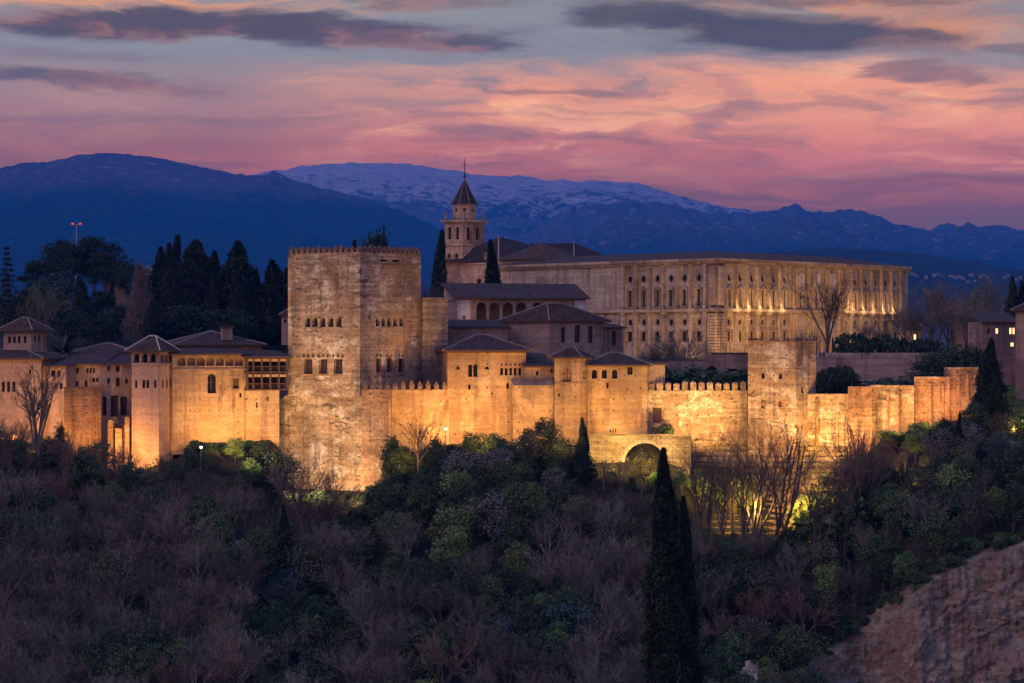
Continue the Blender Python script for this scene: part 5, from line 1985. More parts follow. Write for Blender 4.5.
def cypress_tree(seed, H, W, leaf_mat, n=5200, size=.75, lumps=1.0, base=.04, blunt=.6, asp=.42, core=True):
    nr = np.random.default_rng(seed)
    rng = random.Random(seed)
    tr = MB()
    tr.tube((0, 0, -1.0), (0, 0, H * .5), H * .012 + .08, H * .006 + .03, 7)
    t = nr.uniform(0, 1, n) ** .85
    ang = nr.uniform(0, 2 * np.pi, n)
    prof = np.minimum(1, .42 + t * 3.0) * np.clip(1 - t, 0, 1) ** blunt * 1.25
    prof = np.minimum(prof, 1.0)
    fl = np.zeros(n)
    for k in range(7):
        fl += .075 * lumps * np.sin(ang * nr.integers(2, 6) + t * nr.uniform(6, 34) + nr.uniform(0, 6.28))
    r = W * .5 * prof * (1 + fl) * nr.uniform(.66, 1.0, n) ** .8 * (1 + .22 * (nr.uniform(0, 1, n) > .9)) + .04
    P = np.stack([r * np.cos(ang) + W * .10 * np.sin(t * 5 + seed) * t, r * np.sin(ang), H * (base + (1 - base) * t)], 1)
    out = np.stack([np.cos(ang) * .45, np.sin(ang) * .45, np.full(n, 1.25)], 1)
    v, f = leaf_quads(P, size, nr, asp=asp, droop=out * .9)
    # solid core added inside the crown to block light
    nv = len(v)
    rings, seg = 14, 9
    cv = []
    for i in range(rings):
        q = i / (rings - 1)
        pr = min(1, .42 + q * 3.0) * max(0, 1 - q) ** blunt * .72
        for s in range(seg):
            a = 2 * np.pi * s / seg
            cv.append((W * .5 * pr * np.cos(a), W * .5 * pr * np.sin(a), H * (base + (1 - base) * q * .97)))
    for i in range(rings - 1 if core else 0):
        for s in range(seg):
            a, b = nv + i * seg + s, nv + i * seg + (s + 1) % seg
            f.append((a, b, b + seg, a + seg))
    v = np.concatenate([v, np.array(cv)])
    return tr.mesh('trunk', M['bark']), mesh_np('crown', v, f, leaf_mat)


def pine_tree(seed, H, W, leaf_mat):
    """umbrella pine: bare leaning trunk, broad rounded crown of clumps"""
    return leafy_tree(seed, H, W, M['bark'], leaf_mat, blobs=16, n=6500, size=.5, trunk_h=.42, squash=.62)


def spruce_tree(seed, H, W, leaf_mat):
    nr = np.random.default_rng(seed)
    tr = MB()
    tr.tube((0, 0, -1), (0, 0, H * .97), H * .014 + .05, .03, 7)
    P = []
    tiers = 17
    for i in range(tiers):
        t = (i + .5) / tiers
        z = H * (.10 + .88 * t)
        r = W * .5 * (1 - t) ** .85 + .12
        nb = int(7 - 3 * t)
        for b in range(nb):
            a = 2 * np.pi * (b / nb) + i * 1.7 + nr.uniform(-.3, .3)
            k = int(46 * (1 - t * .6))
            s = nr.uniform(.12, 1, k)
            ln = r * nr.uniform(.75, 1.12)
            q = np.stack([np.cos(a) * s * ln, np.sin(a) * s * ln, z - s * s * ln * .35 + s * ln * .05], 1)
            q += nr.normal(size=(k, 3)) * np.array([.16, .16, .10]) * (1 + r * .25)
            P.append(q)
    P = np.concatenate(P)
    v, f = leaf_quads(P, .5, nr, asp=.5)
    return tr.mesh('trunk', M['bark']), mesh_np('crown', v, f, leaf_mat)


def palm_tree(seed, H):
    nr = random.Random(seed)
    tr = MB()
    tr.tube((0, 0, -.5), (0, 0, H * .62), .34, .28, 9)
    cr = MB()
    top = Vector((0, 0, H * .62))
    for i in range(46):
        a = i * 2.4
        e = nr.uniform(-.25, 1.25)
        d = Vector((math.cos(a) * math.cos(e), math.sin(a) * math.cos(e), math.sin(e)))
        ln = H * nr.uniform(.34, .42)
        p = top.copy()
        side = Vector((-math.sin(a), math.cos(a), 0))
        for s in range(6):
            w = .17 * math.sin(math.pi * (s + .6) / 6.8)
            q = p + d * ln / 6
            w2 = .17 * math.sin(math.pi * (s + 1.6) / 6.8) if s < 5 else .02
            cr.face([p - side * w + Vector((0, 0, -.10)), p, q, q - side * w2 + Vector((0, 0, -.10))])
            cr.face([p, p + side * w + Vector((0, 0, -.10)), q + side * w2 + Vector((0, 0, -.10)), q])
            p = q
            d = (d + Vector((0, 0, -.17))).normalized()
    return tr.mesh('trunk', M['bark']), cr.mesh('crown', M['palm_leaf'])


def shrub(seed, H, W, leaf_mat, n=1100, size=.3):
    nr = np.random.default_rng(seed)
    rng = random.Random(seed)
    tr = MB()
    for i in range(4):
        branch_path(tr, (0, 0, -.4), cone_dir((0, 0, 1), rng.uniform(.1, .6), rng), H * .8, .05, .02, rng, 3, .15, .05, 4)
    P = []
    for b in range(6):
        c = np.array([rng.uniform(-.28, .28) * W, rng.uniform(-.28, .28) * W, H * rng.uniform(.35, .72)])
        k = n // 6
        v = nr.normal(size=(k, 3))
        v /= np.linalg.norm(v, axis=1)[:, None]
        v *= (nr.uniform(.3, 1.1, k) ** .5)[:, None] * np.array([W * .27, W * .27, H * .30])
        P.append(c + v)
    v, f = leaf_quads(np.concatenate(P), size, nr, asp=.65)
    return tr.mesh('stem', M['bark']), mesh_np('crown', v, f, leaf_mat)


KINDS = {}


def kind(key, name, cat, variants, parts=('trunk', 'crown')):
    real = []
    for H, (tm, cm) in variants:
        co = np.empty(len(cm.vertices) * 3)
        cm.vertices.foreach_get('co', co)
        real.append((float(np.quantile(co[2::3], .998)), (tm, cm)))
    KINDS[key] = (name, cat, real, parts)


def grow(key, px, Y, top_py, label, group=None, var=None, wide=1.0, rz=None, base_z=None, rng=random.Random(77)):
    """stand a tree of a kind at px/Y on the ground, as tall as it is seen"""
    name, cat, variants, parts = KINDS[key]
    i = rng.randrange(len(variants)) if var is None else var
    H, (tm, cm) = variants[i]
    x = X(px, Y)
    z = ground(x, Y) if base_z is None else base_z
    h = max(1.0, Z(top_py, Y) - z)
    s = h / H
    root = thing(name, label, cat, (x, Y, z), group, rng.uniform(0, 6.28) if rz is None else rz)
    sw = s * wide
    root.scale = (sw, sw, s)
    for nm, me in zip(parts, (tm, cm)):
        o = bpy.data.objects.new(nm, me)
        COL.objects.link(o)
        o.parent = root
    return root


kind('bare_purple', 'bare_tree', 'tree', [(9, bare_tree(s, 9, M['bark'], M['twig_purple'], spread=sp, stems=st)) for s, sp, st in ((1, .85, 1), (2, .75, 2), (3, .95, 1), (4, .8, 2))])
kind('bare_grey', 'bare_tree', 'tree', [(9, bare_tree(s, 9, M['bark_pale'], M['twig_grey'], spread=sp, stems=st)) for s, sp, st in ((5, .8, 1), (6, .95, 2), (7, .7, 1))])
kind('bare_rust', 'bare_tree', 'tree', [(9, bare_tree(s, 9, M['bark'], M['twig_rust'], spread=sp, stems=st)) for s, sp, st in ((8, .85, 1), (9, .75, 2))])
kind('poplar', 'bare_tree', 'tree', [(16, bare_tree(s, 16, M['bark_pale'], M['twig_pale'], spread=.34, trunk_h=.12, lift=.16, limbs=11, twig_len=(.45, 1.0), dens=1.6, twig_w=.05)) for s in (11, 12)])
kind('vase', 'bare_tree', 'tree', [(14, bare_tree(s, 14, M['bark'], M['twig_rust'], spread=.5, trunk_h=.16, lift=.10, stems=st, limbs=5, twig_len=(.35, .7), dens=.75, twig_w=.028)) for s, st in ((13, 2), (14, 1), (15, 2))])
kind('tall_bare', 'bare_tree', 'tree', [(16, bare_tree(s, 16, M['bark'], M['twig_grey'], spread=.55, trunk_h=.22, lift=.12, limbs=7, twig_len=(.4, .85), dens=1.0, twig_w=.045)) for s in (17, 18)])
kind('tall_narrow', 'bare_tree', 'tree', [(16, bare_tree(s, 16, M['bark_pale'], M['twig_rust'], spread=.36, trunk_h=.25, lift=.14, limbs=8, twig_len=(.35, .75), dens=1.0, twig_w=.04)) for s in (19, 20)])
kind('flame', 'bare_tree', 'tree', [(20, cypress_tree(48, 20, 5.4, M['twig_pale'], n=5200, size=1.1, asp=.11, lumps=1.5, blunt=.55, core=False))])
kind('hill_dark', 'leafy_tree', 'tree', [(8, leafy_tree(s, 8, w, M['bark'], M['pine_leaf'])) for s, w in ((35, 6.6), (36, 7.4), (37, 5.6))])
kind('pollard', 'bare_tree', 'tree', [(8, bare_tree(16, 8, M['bark'], M['twig_purple'], spread=.75, trunk_h=.45, lift=.10, limbs=7, dens=.7))])
kind('green', 'leafy_tree', 'tree', [(8, leafy_tree(s, 8, w, M['bark'], M['leaf_green'])) for s, w in ((21, 6.2), (22, 7.0), (23, 5.4))])
kind('dark', 'leafy_tree', 'tree', [(8, leafy_tree(s, 8, w, M['bark'], M['leaf_dark'])) for s, w in ((24, 6.6), (25, 7.4), (26, 5.6))])
kind('olive', 'leafy_tree', 'tree', [(8, leafy_tree(s, 8, w, M['bark'], M['leaf_olive'], n=3300, size=.3)) for s, w in ((27, 6.4), (28, 7.2))])
kind('yellow', 'leafy_tree', 'tree', [(7, leafy_tree(s, 7, w, M['bark'], M['leaf_yellow'], n=2600, size=.3, trunk_h=.3)) for s, w in ((29, 5.8), (30, 5.0))])
kind('blue', 'leafy_tree', 'tree', [(8, leafy_tree(s, 8, w, M['bark'], M['leaf_blue'])) for s, w in ((31, 6.0), (32, 7.0))])
kind('blossom', 'blossom_tree', 'tree', [(6, leafy_tree(s, 6, w, M['bark_pale'], M['leaf_blossom'], n=1700, size=.24, blobs=11)) for s, w in ((33, 4.6), (34, 5.4))])
kind('cypress', 'cypress_tree', 'tree', [(20, cypress_tree(s, 20, w, M['cypress_leaf'], lumps=lu, blunt=bl)) for s, w, lu, bl in ((41, 4.8, 1, .9), (42, 5.8, 1.4, .95), (43, 3.6, .8, .8))])
kind('spire', 'cypress_tree', 'tree', [(24, cypress_tree(44, 24, 3.4, M['cypress_leaf'], n=24000, size=.36, lumps=1.2, blunt=.75)), (24, cypress_tree(45, 24, 3.0, M['cypress_leaf'], n=22000, size=.36, lumps=1.4, blunt=.8))])
kind('fat', 'cypress_tree', 'tree', [(22, cypress_tree(46, 22, 9, M['cypress_leaf'], n=8500, size=.9, lumps=1.8, blunt=.6)), (22, cypress_tree(47, 22, 8, M['cypress_leaf'], n=8500, size=.9, lumps=2.0, blunt=.88))])
kind('pine', 'pine_tree', 'tree', [(16, pine_tree(s, 16, w, M['pine_leaf'])) for s, w in ((51, 13), (52, 15), (53, 12))])
kind('spruce', 'spruce_tree', 'tree', [(18, spruce_tree(54, 18, 11, M['pine_leaf'])), (18, spruce_tree(55, 18, 6.5, M['cypress_leaf']))])
kind('palm', 'palm_tree', 'tree', [(7, palm_tree(57, 7))])
kind('shrub_dark', 'shrub', 'shrub', [(2.6, shrub(s, 2.6, 3.4, M['leaf_dark'])) for s in (61, 62)], ('stem', 'crown'))
kind('shrub_green', 'shrub', 'shrub', [(2.6, shrub(s, 2.6, 3.2, M['leaf_green'])) for s in (63, 64)], ('stem', 'crown'))
kind('shrub_yellow', 'shrub', 'shrub', [(2.6, shrub(65, 2.6, 3.2, M['leaf_yellow']))], ('stem', 'crown'))
kind('shrub_pale', 'shrub', 'shrub', [(2.6, shrub(66, 2.6, 3.0, M['leaf_blossom'], n=700))], ('stem', 'crown'))
kind('round_bush', 'clipped_bush', 'bush', [(3, shrub(67, 3, 8.0, M['hedge_leaf'], n=3600, size=.4))], ('stem', 'crown'))

# --- the wooded hill behind, one by one
GH = 'dark trees on the hill behind the palaces'
HILL = [
    ('spruce', 7, 640, 247, 'dark spruce with layered boughs above the short rose tower', 1, 1.0),
    ('pine', 45, 700, 262, 'low broad pine crown behind the spruce on the hill', 0, 1.1),
    ('pine', 62, 720, 240, 'tall dome shaped pine under the red lamp mast', 1, 1.0),
    ('pine', 92, 725, 237, 'highest round pine crown on the hill, next to the red lamp mast', 2, 1.05),
    ('pine', 105, 715, 252, 'shorter pine leaning out beside the highest round pine', 0, .8),
    ('blue', 55, 690, 272, 'bluish green rounded tree in front of the dome shaped pine', 0, 1.3),
    ('fat', 80, 660, 276, 'broad dark conifer standing alone below the pines', 0, 0.78),
    ('hill_dark', 30, 670, 288, 'rounded dark tree beside the pale tiled house', 1, 1.3),
    ('hill_dark', 52, 660, 300, 'squat dark tree above the palm', 2, 1.6),
    ('hill_dark', 100, 670, 290, 'bushy dark tree between the lone conifer and the ochre house', 0, 1.4),
    ('cypress', 112, 680, 280, 'thin young cypress in front of the ochre house', 2, 1.08),
    ('pine', 128, 700, 262, 'dark pine crown hiding the side of the ochre house', 1, .75),
    ('flame', 138, 630, 263, 'pale leafless poplar shaped like a flame before the cypresses', 0, 1.0),
    ('fat', 150, 625, 300, 'short pointed cypress at the foot of the leafless poplar', 1, 0.78),
    ('cypress', 159, 650, 247, 'tall cypress first of the dense row after the poplar', 0, 1.55),
    ('cypress', 169, 655, 243, 'slender cypress tip rising second in the dense row', 1, 1.35),
    ('cypress', 176, 660, 235, 'thinnest and highest tip of the cypress row', 2, 1.35),
    ('fat', 172, 640, 262, 'wide dark cypress filling the front of the row', 0, 0.73),
    ('fat', 195, 650, 240, 'massive round headed cypress in the middle of the row', 0, 1.12),
    ('cypress', 215, 655, 251, 'cypress with a split tip beside the round headed one', 1, 1.62),
    ('fat', 212, 640, 272, 'low wide cypress under the split tip', 1, 0.78),
    ('cypress', 238, 650, 241, 'tall pointed cypress standing clear above the roof chimney', 1, 2.29),
    ('fat', 238, 640, 270, 'bulky dark cypress in front of the tall pointed one', 0, 0.78),
    ('cypress', 255, 650, 268, 'short cypress between two taller ones near the great tower', 0, 1.49),
    ('cypress', 272, 640, 260, 'tall cypress close beside the great square tower', 1, 2.16),
    ('cypress', 284.5, 650, 268, 'narrow cypress half hidden by the great square tower', 0, 1.35),
    ('hill_dark', 122, 640, 305, 'dark leafy tree behind the tiled roofs and the poplar', 1, 1.5),
    ('hill_dark', 75, 640, 312, 'wide dark leafy tree behind the palm', 0, 1.7),
    ('hill_dark', 18, 640, 312, 'low dark tree behind the short rose tower', 2, 1.5),
    ('hill_dark', 100, 630, 318, 'low rounded dark tree above the tiled roofs', 1, 1.7),
    ('hill_dark', 190, 630, 305, 'dark leafy tree filling the gap under the cypress row', 0, 1.8),
    ('hill_dark', 225, 630, 308, 'dark leafy tree behind the roof chimney', 1, 1.6),
    ('hill_dark', 160, 630, 320, 'low dark tree behind the slim peach tower', 2, 1.8),
    ('bare_grey', 40, 640, 283, 'leafless grey tree in front of the pale tiled house', 1, 1.0),
    ('palm', 64, 540, 331, 'small feathery palm among the tiled roofs', 0, 1.25),
    ('cypress', 355, 620, 240, 'tip of a thin cypress showing over the great tower battlements', 2, .8),
    ('hill_dark', 379, 620, 232, 'rounded tree top showing over the great tower battlements', 0, .5),
    ('cypress', 440.5, 640, 230, 'slim cypress standing in front of the belfry', 2, 1.0),
    ('cypress', 492, 585, 240, 'slim cypress beside the church nave', 2, 1.15),
    ('bare_purple', 431, 620, 271, 'small leafless tree between great tower and church', 0, .9),
]
for key, px, Y, top, lab, var, wide in HILL:
    grow(key, px, Y, top, lab, None, var, wide)

# --- trees and bushes of the palace square
SQUARE = [
    ('tall_bare', 826, 580, 272, 'tall leafless tree in front of the palace portal', 1, .85),
    ('vase', 885, 585, 306, 'leafless spreading tree in front of the end bays of the great palace', 1, .9),
    ('bare_purple', 866, 584, 318, 'small leafless tree above the clipped bushes', 0, 1.0),
    ('bare_purple', 905, 600, 300, 'leafless tree at the end of the great palace', 2, .8),
    ('tall_bare', 930, 600, 279, 'tall leafless purple tree, first after the great palace', 1, .9),
    ('bare_purple', 940, 590, 296, 'leafless tree in the thicket above the stepped wall', 0, 1.0), ('bare_purple', 957, 596, 286, 'tall leafless tree in the thicket above the stepped wall', 3, .9), ('bare_purple', 918, 592, 302, 'low leafless tree just past the great palace corner', 2, 1.0), ('tall_bare', 975, 596, 282, 'tall leafless tree over the small rose house', 0, .8),
    ('bare_rust', 948, 598, 280, 'wide leafless reddish tree behind the retaining wall end', 0, .9),
    ('bare_purple', 966, 585, 290, 'leafless tree hiding the small rose house', 3, .9),
    ('bare_grey', 992, 590, 273, 'pale leafless tree behind the dark house with lit windows', 1, 1.0),
    ('bare_purple', 980, 575, 300, 'leafless tree leaning over the dark house roof', 0, .8),
    ('cypress', 1012.5, 610, 277, 'thin cypress rising behind the dark house with lit windows', 1, 1.2),
    ('cypress', 1024, 612, 281, 'thin cypress cut by the picture edge behind the rose tower', 0, 1.2),
    ('round_bush', 868, 579, 334, 'clipped round topped tree canopy above the people', 0, .62),
    ('round_bush', 909, 579, 338, 'flat clipped tree canopy at the end of the square', 0, .70),
    ('round_bush', 838, 545, 366.5, 'round dark bush in front of the brown retaining wall', 0, .55),
    ('shrub_dark', 880, 545, 380, 'low dark hedge bush at the foot of the brown retaining wall', 0, 2.2),
    ('shrub_dark', 905, 548, 377, 'dark hedge bush in the corner of the stepped wall', 1, 2.0),
    ('dark', 935, 560, 352, 'dark leafy tree behind the stepped wall', 0, 1.1),
    ('dark', 955, 560, 345, 'dark leafy tree near the end of the stepped wall', 1, 1.1),
    ('dark', 972, 550, 345, 'dark leafy tree below the dark house', 2, 1.2),
    ('bare_purple', 683, 566, 326, 'leafless tree in the garden before the great palace corner', 2, 1.1),
    ('bare_grey', 668, 568, 334, 'small leafless tree in the garden under the palace windows', 1, .9),
    ('bare_purple', 656, 566, 340, 'low leafless tree beside the brown annexe', 0, .9),
    ('bare_purple', 808, 575, 318, 'leafless tree behind the ruined square tower', 3, .6),
    ('shrub_dark', 690, 522, 368, 'dark hedge showing above the battlements', 0, 2.6),
    ('shrub_dark', 715, 524, 369, 'dark hedge beside the low flat topped building', 1, 2.2),
    ('shrub_dark', 672, 522, 366, 'dark bush behind the first merlons after the lean-to', 1, 1.8),
    ('shrub_green', 706, 517, 371, 'brighter green bush behind the battlements', 0, 1.4),
]
for key, px, Y, top, lab, var, wide in SQUARE:
    grow(key, px, Y, top, lab, None, var, wide)

# --- trees at the foot of the walls
FRONT = [
    ('spire', 667, 201, 449, 'giant dark cypress nearest the viewer, taller of the close pair', 0, 1.1),
    ('spire', 683, 204, 497, 'giant dark cypress nearest the viewer, shorter of the close pair', 1, 1.2),
    ('cypress', 582, 487, 418, 'dark pointed cypress in front of the wall beside the arch', 1, 1.05),
    ('fat', 989.5, 495, 338, 'tall dark conifer at the end of the stepped wall', 1, .95),
    ('cypress', 958.5, 484, 412, 'narrow dark cypress below the stepped wall', 0, .9),
    ('cypress', 283, 468, 505, 'thin dark conifer on the bare slope under the great tower', 1, .9),
    ('tall_narrow', 37, 489, 350, 'tall leafless tree standing before the rose plastered house', 0, .95),
    ('vase', 88, 488, 436, 'leafless tree in front of the brick bastion', 1, 1.0),
    ('vase', 62, 486, 430, 'golden lit leafless tree between the tall tree and the bastion', 0, .9),
    ('vase', 110, 486, 440, 'leafless tree in front of the ruined buttresses', 2, .8),
    ('dark', 60, 495, 423, 'narrow ivy dark tree against the brick bastion', 2, .55),
    ('dark', 15, 490, 440, 'dark leafy tree under the rose plastered house', 0, 1.2),
    ('olive', 32, 488, 450, 'olive coloured tree under the rose plastered house', 1, 1.1),
    ('bare_rust', 10, 484, 425, 'leafless reddish tree at the edge of the photo below the house', 0, 1.0),
    ('yellow', 235, 491, 436, 'lit yellow green tree below the arcaded wall', 0, 1.0),
    ('olive', 212, 488, 450, 'olive tree beside the lamp post under the arcaded wall', 0, 1.0),
    ('dark', 262, 490, 440, 'dark leafy tree in the corner by the great tower foot', 1, .9),
    ('dark', 190, 486, 452, 'dark leafy tree next to the slim peach tower foot', 2, 1.1),
    ('green', 250, 484, 458, 'green tree under the lit yellow green one', 0, 1.0),
    ('pollard', 301, 478, 452, 'pollarded leafless tree against the great tower foot', 0, 1.05),
    ('bare_rust', 332, 480, 468, 'low leafless tree against the great tower foot', 1, .9),
    ('pollard', 418, 485, 412, 'leafless tree with a round crown under the battlemented wall', 0, .9),
    ('dark', 392, 490, 436, 'dark leafy tree against the corner of the great tower', 2, .8),
    ('dark', 403, 488, 446, 'dark leafy tree below the battlemented wall', 0, .9),
    ('dark', 545, 491, 418, 'dark leafy tree against the floodlit buttress', 1, 1.0),
    ('olive', 528, 489, 432, 'olive tree in front of the floodlit buttress', 0, .9),
    ('dark', 560, 488, 438, 'dark leafy tree between the buttress and the pointed cypress', 0, .9),
    ('dark', 436, 489, 437, 'dark tree beside the lamp post under the floodlit hall', 1, .7),
    ('dark', 470, 490, 432, 'bushy dark tree under the floodlit hall windows', 2, 1.0),
    ('dark', 493, 488, 433, 'second bushy dark tree under the floodlit hall, nearer the buttress', 0, 1.0),
    ('blossom', 500, 484, 446, 'white blossoming tree under the floodlit hall', 0, .9),
    ('blossom', 477, 482, 452, 'smaller white blossoming tree down the slope from the hall', 1, .8),
    ('blossom', 455, 483, 450, 'grey white blossoming tree near the lamp post', 1, .9),
    ('vase', 604, 486, 452, 'dark forked leafless tree in front of the arch wall', 1, 1.1),
    ('vase', 620, 486, 456, 'leafless tree beside the arch opening', 0, .8),
    ('olive', 646, 488, 452, 'leafy tree filling the arch opening', 0, .9),
    ('shrub_dark', 663, 501, 423, 'small dark bush beside the dark doorway', 0, .9),
    ('bare_rust', 737, 500, 418, 'small leafless bush at the foot of the ruined square tower', 0, .9),
]
for key, px, Y, top, lab, var, wide in FRONT:
    grow(key, px, Y, top, lab, None, var, wide)

rngT = random.Random(31)
GV = 'leafless trees in front of the stepped terraces'
for px, Y, top in ((695, 478, 440), (708, 476, 436), (724, 475, 444), (741, 473, 440), (757, 477, 424), (774, 475, 418),
                   (840, 477, 422), (851, 479, 412), (864, 480, 430), (733, 479, 438), (818, 474, 446)):
    grow('vase', px, Y, top, 'leafless vase shaped tree silhouetted against the lit stepped terraces', GV, rngT.randrange(3), rngT.uniform(.7, 1.0))
for px, Y, top, lab in ((706, 489, 470, 'lit yellow green bush on the lower terraces near the giant cypress'), (735, 487, 476, 'bright green lit bush in the middle of the stepped terraces'), (834, 480, 488, 'yellow green lit bush at the low end of the stepped terraces')):
    grow('shrub_yellow', px, Y, top, lab, None, 0, 1.2)

GR = 'leafless and leafy trees lit under the stepped wall'
for key, px, Y, top, lab in (
        ('yellow', 915, 488, 428, 'yellow lit tree under the stepped wall'), ('vase', 905, 486, 436, 'leafless tree among the yellow lit trees'), ('vase', 928, 486, 430, 'leafless tree right beside the yellow lit tree'),
        ('bare_rust', 872, 487, 436, 'reddish leafless tree below the first step of the wall'), ('bare_rust', 890, 484, 450, 'reddish leafless tree further down from the wall'), ('olive', 880, 482, 462, 'olive tree under the reddish leafless ones'),
        ('yellow', 1010, 496, 386, 'brightest yellow green tree lit by a lamp beside the tall conifer'), ('green', 1022, 492, 402, 'green tree beside the lamp at the picture edge'), ('blossom', 940, 484, 428, 'pale blossoming tree below the stepped wall'),
        ('blossom', 972, 485, 424, 'pale blossoming tree between the narrow cypress and the tall conifer'), ('olive', 1000, 488, 412, 'olive tree under the brightest yellow green tree'), ('dark', 975, 492, 402, 'dark tree against the tall conifer'),
        ('dark', 945, 492, 418, 'dark tree close under the stepped wall'), ('dark', 858, 484, 470, 'dark tree at the end of the stepped terraces'), ('dark', 866, 480, 482, 'lower dark tree at the end of the stepped terraces'),
        ('blossom', 1016, 480, 440, 'white blossoming tree at the picture edge'), ('blue', 998, 482, 432, 'bluish tree below the olive tree')):
    grow(key, px, Y, top, lab, None, None, 1.0)

for key, px, Y, top, lab in (
        ('dark', 592, 489, 466, 'dark tree at the low end of the arch wall'), ('olive', 612, 487, 470, 'olive tree below the arch wall'), ('dark', 632, 486, 476, 'dark tree under the arch opening'), ('green', 655, 486, 472, 'green tree at the foot of the arch pier'),
        ('dark', 682, 487, 474, 'dark tree between the arch pier and the terraces'), ('dark', 176, 488, 462, 'dark leafy tree in the corner of the slim peach tower'), ('olive', 150, 487, 468, 'olive tree at the slim peach tower foot'),
        ('dark', 130, 488, 462, 'dark leafy tree under the ruined buttresses'), ('dark', 150, 690, 274, 'dark tree top beside the narrow brown house'), ('dark', 848, 486, 462, 'dark tree hiding the end of the top terraces'),
        ('bare_rust', 22, 492, 420, 'reddish leafless tree beside the tall tree under the rose plastered house'), ('bare_purple', -2, 491, 414, 'purple leafless tree cut by the photo edge under the rose plastered house'), ('dark', 48, 493, 436, 'dark leafy tree right of the tall leafless tree'),
        ('bare_rust', 74, 491, 432, 'reddish leafless tree low against the brick bastion'), ('olive', 98, 492, 440, 'olive tree at the corner of the brick bastion'), ('bare_purple', 121, 491, 440, 'purple leafless tree before the ruined buttresses'), ('bare_rust', 166, 490, 452, 'reddish leafless tree against the slim peach tower'),
        ('dark', 5, 489, 440, 'dark leafy tree at the photo edge below the rose house'), ('dark', 80, 488, 452, 'dark leafy tree lower down before the brick bastion'), ('yellow', 84, 489, 446, 'yellow lit tree glowing at the brick bastion foot'),
        ('dark', 277, 489, 452, 'dark leafy tree pressed against the side of the great tower foot'), ('bare_purple', 270, 486, 458, 'purple leafless tree next to the great tower foot'),
        ('olive', 862, 489, 450, 'olive tree below the first step of the wall')):
    grow(key, px, Y, top, lab, None, None, 1.0)

# low shrubs along the foot of the walls
GS = 'shrubs along the foot of the walls'
for key, a, b, n, places in (('shrub_dark', 448, 560, 11, 'low dark shrub along the foot of the floodlit hall'), ('shrub_green', 180, 276, 8, 'low green shrub along the foot of the arcaded wall'), ('shrub_dark', -8, 128, 16, 'low dark shrub under the rose house and brick bastion'),
                             ('shrub_dark', 284, 392, 8, 'low dark shrub around the great tower foot'), ('shrub_dark', 692, 748, 5, 'low dark shrub on the top terrace under the battlements'), ('shrub_dark', 850, 980, 20, 'low dark shrub along the foot of the stepped wall')):
    for i in range(n):
        px = a + (b - a) * (i + rngT.uniform(.2, .8)) / n
        Y = rngT.uniform(493, 498) if px > 860 else rngT.uniform(493, 496.5)
        x = X(px, Y)
        grow(key, px, Y, CY - (ground(x, Y) + rngT.uniform(1.3, 2.6)) * F / Y, places, GS, None, rngT.uniform(.8, 1.2))

# --- the wood on the slope: every tree on its own
TOP = [(-60, 440), (0, 452), (60, 462), (128, 474), (180, 464), (240, 474), (285, 494), (360, 496), (400, 462), (450, 452), (560, 450), (585, 492), (640, 478), (690, 520), (845, 528), (865, 468), (900, 462), (985, 432), (1024, 430), (1090, 425)]


def place_words(px, py):
    cols = [(62, 'the rose plastered house'), (128, 'the brick bastion'), (182, 'the slim peach tower'), (280, 'the arcaded wall'), (375, 'the great square tower'), (450, 'the battlemented wall'), (540, 'the floodlit hall'),
            (600, 'the pointed cypress'), (700, 'the big arch'), (790, 'the stepped terraces'), (860, 'the ruined square tower'), (950, 'the stepped wall'), (2000, 'the tall dark conifer')]
    c = next(w for lim, w in cols if px < lim)
    r = 'just below' if py < 540 else 'halfway down below' if py < 600 else 'far down below' if py < 660 else 'lowest down under'
    return f'{r} {c}'


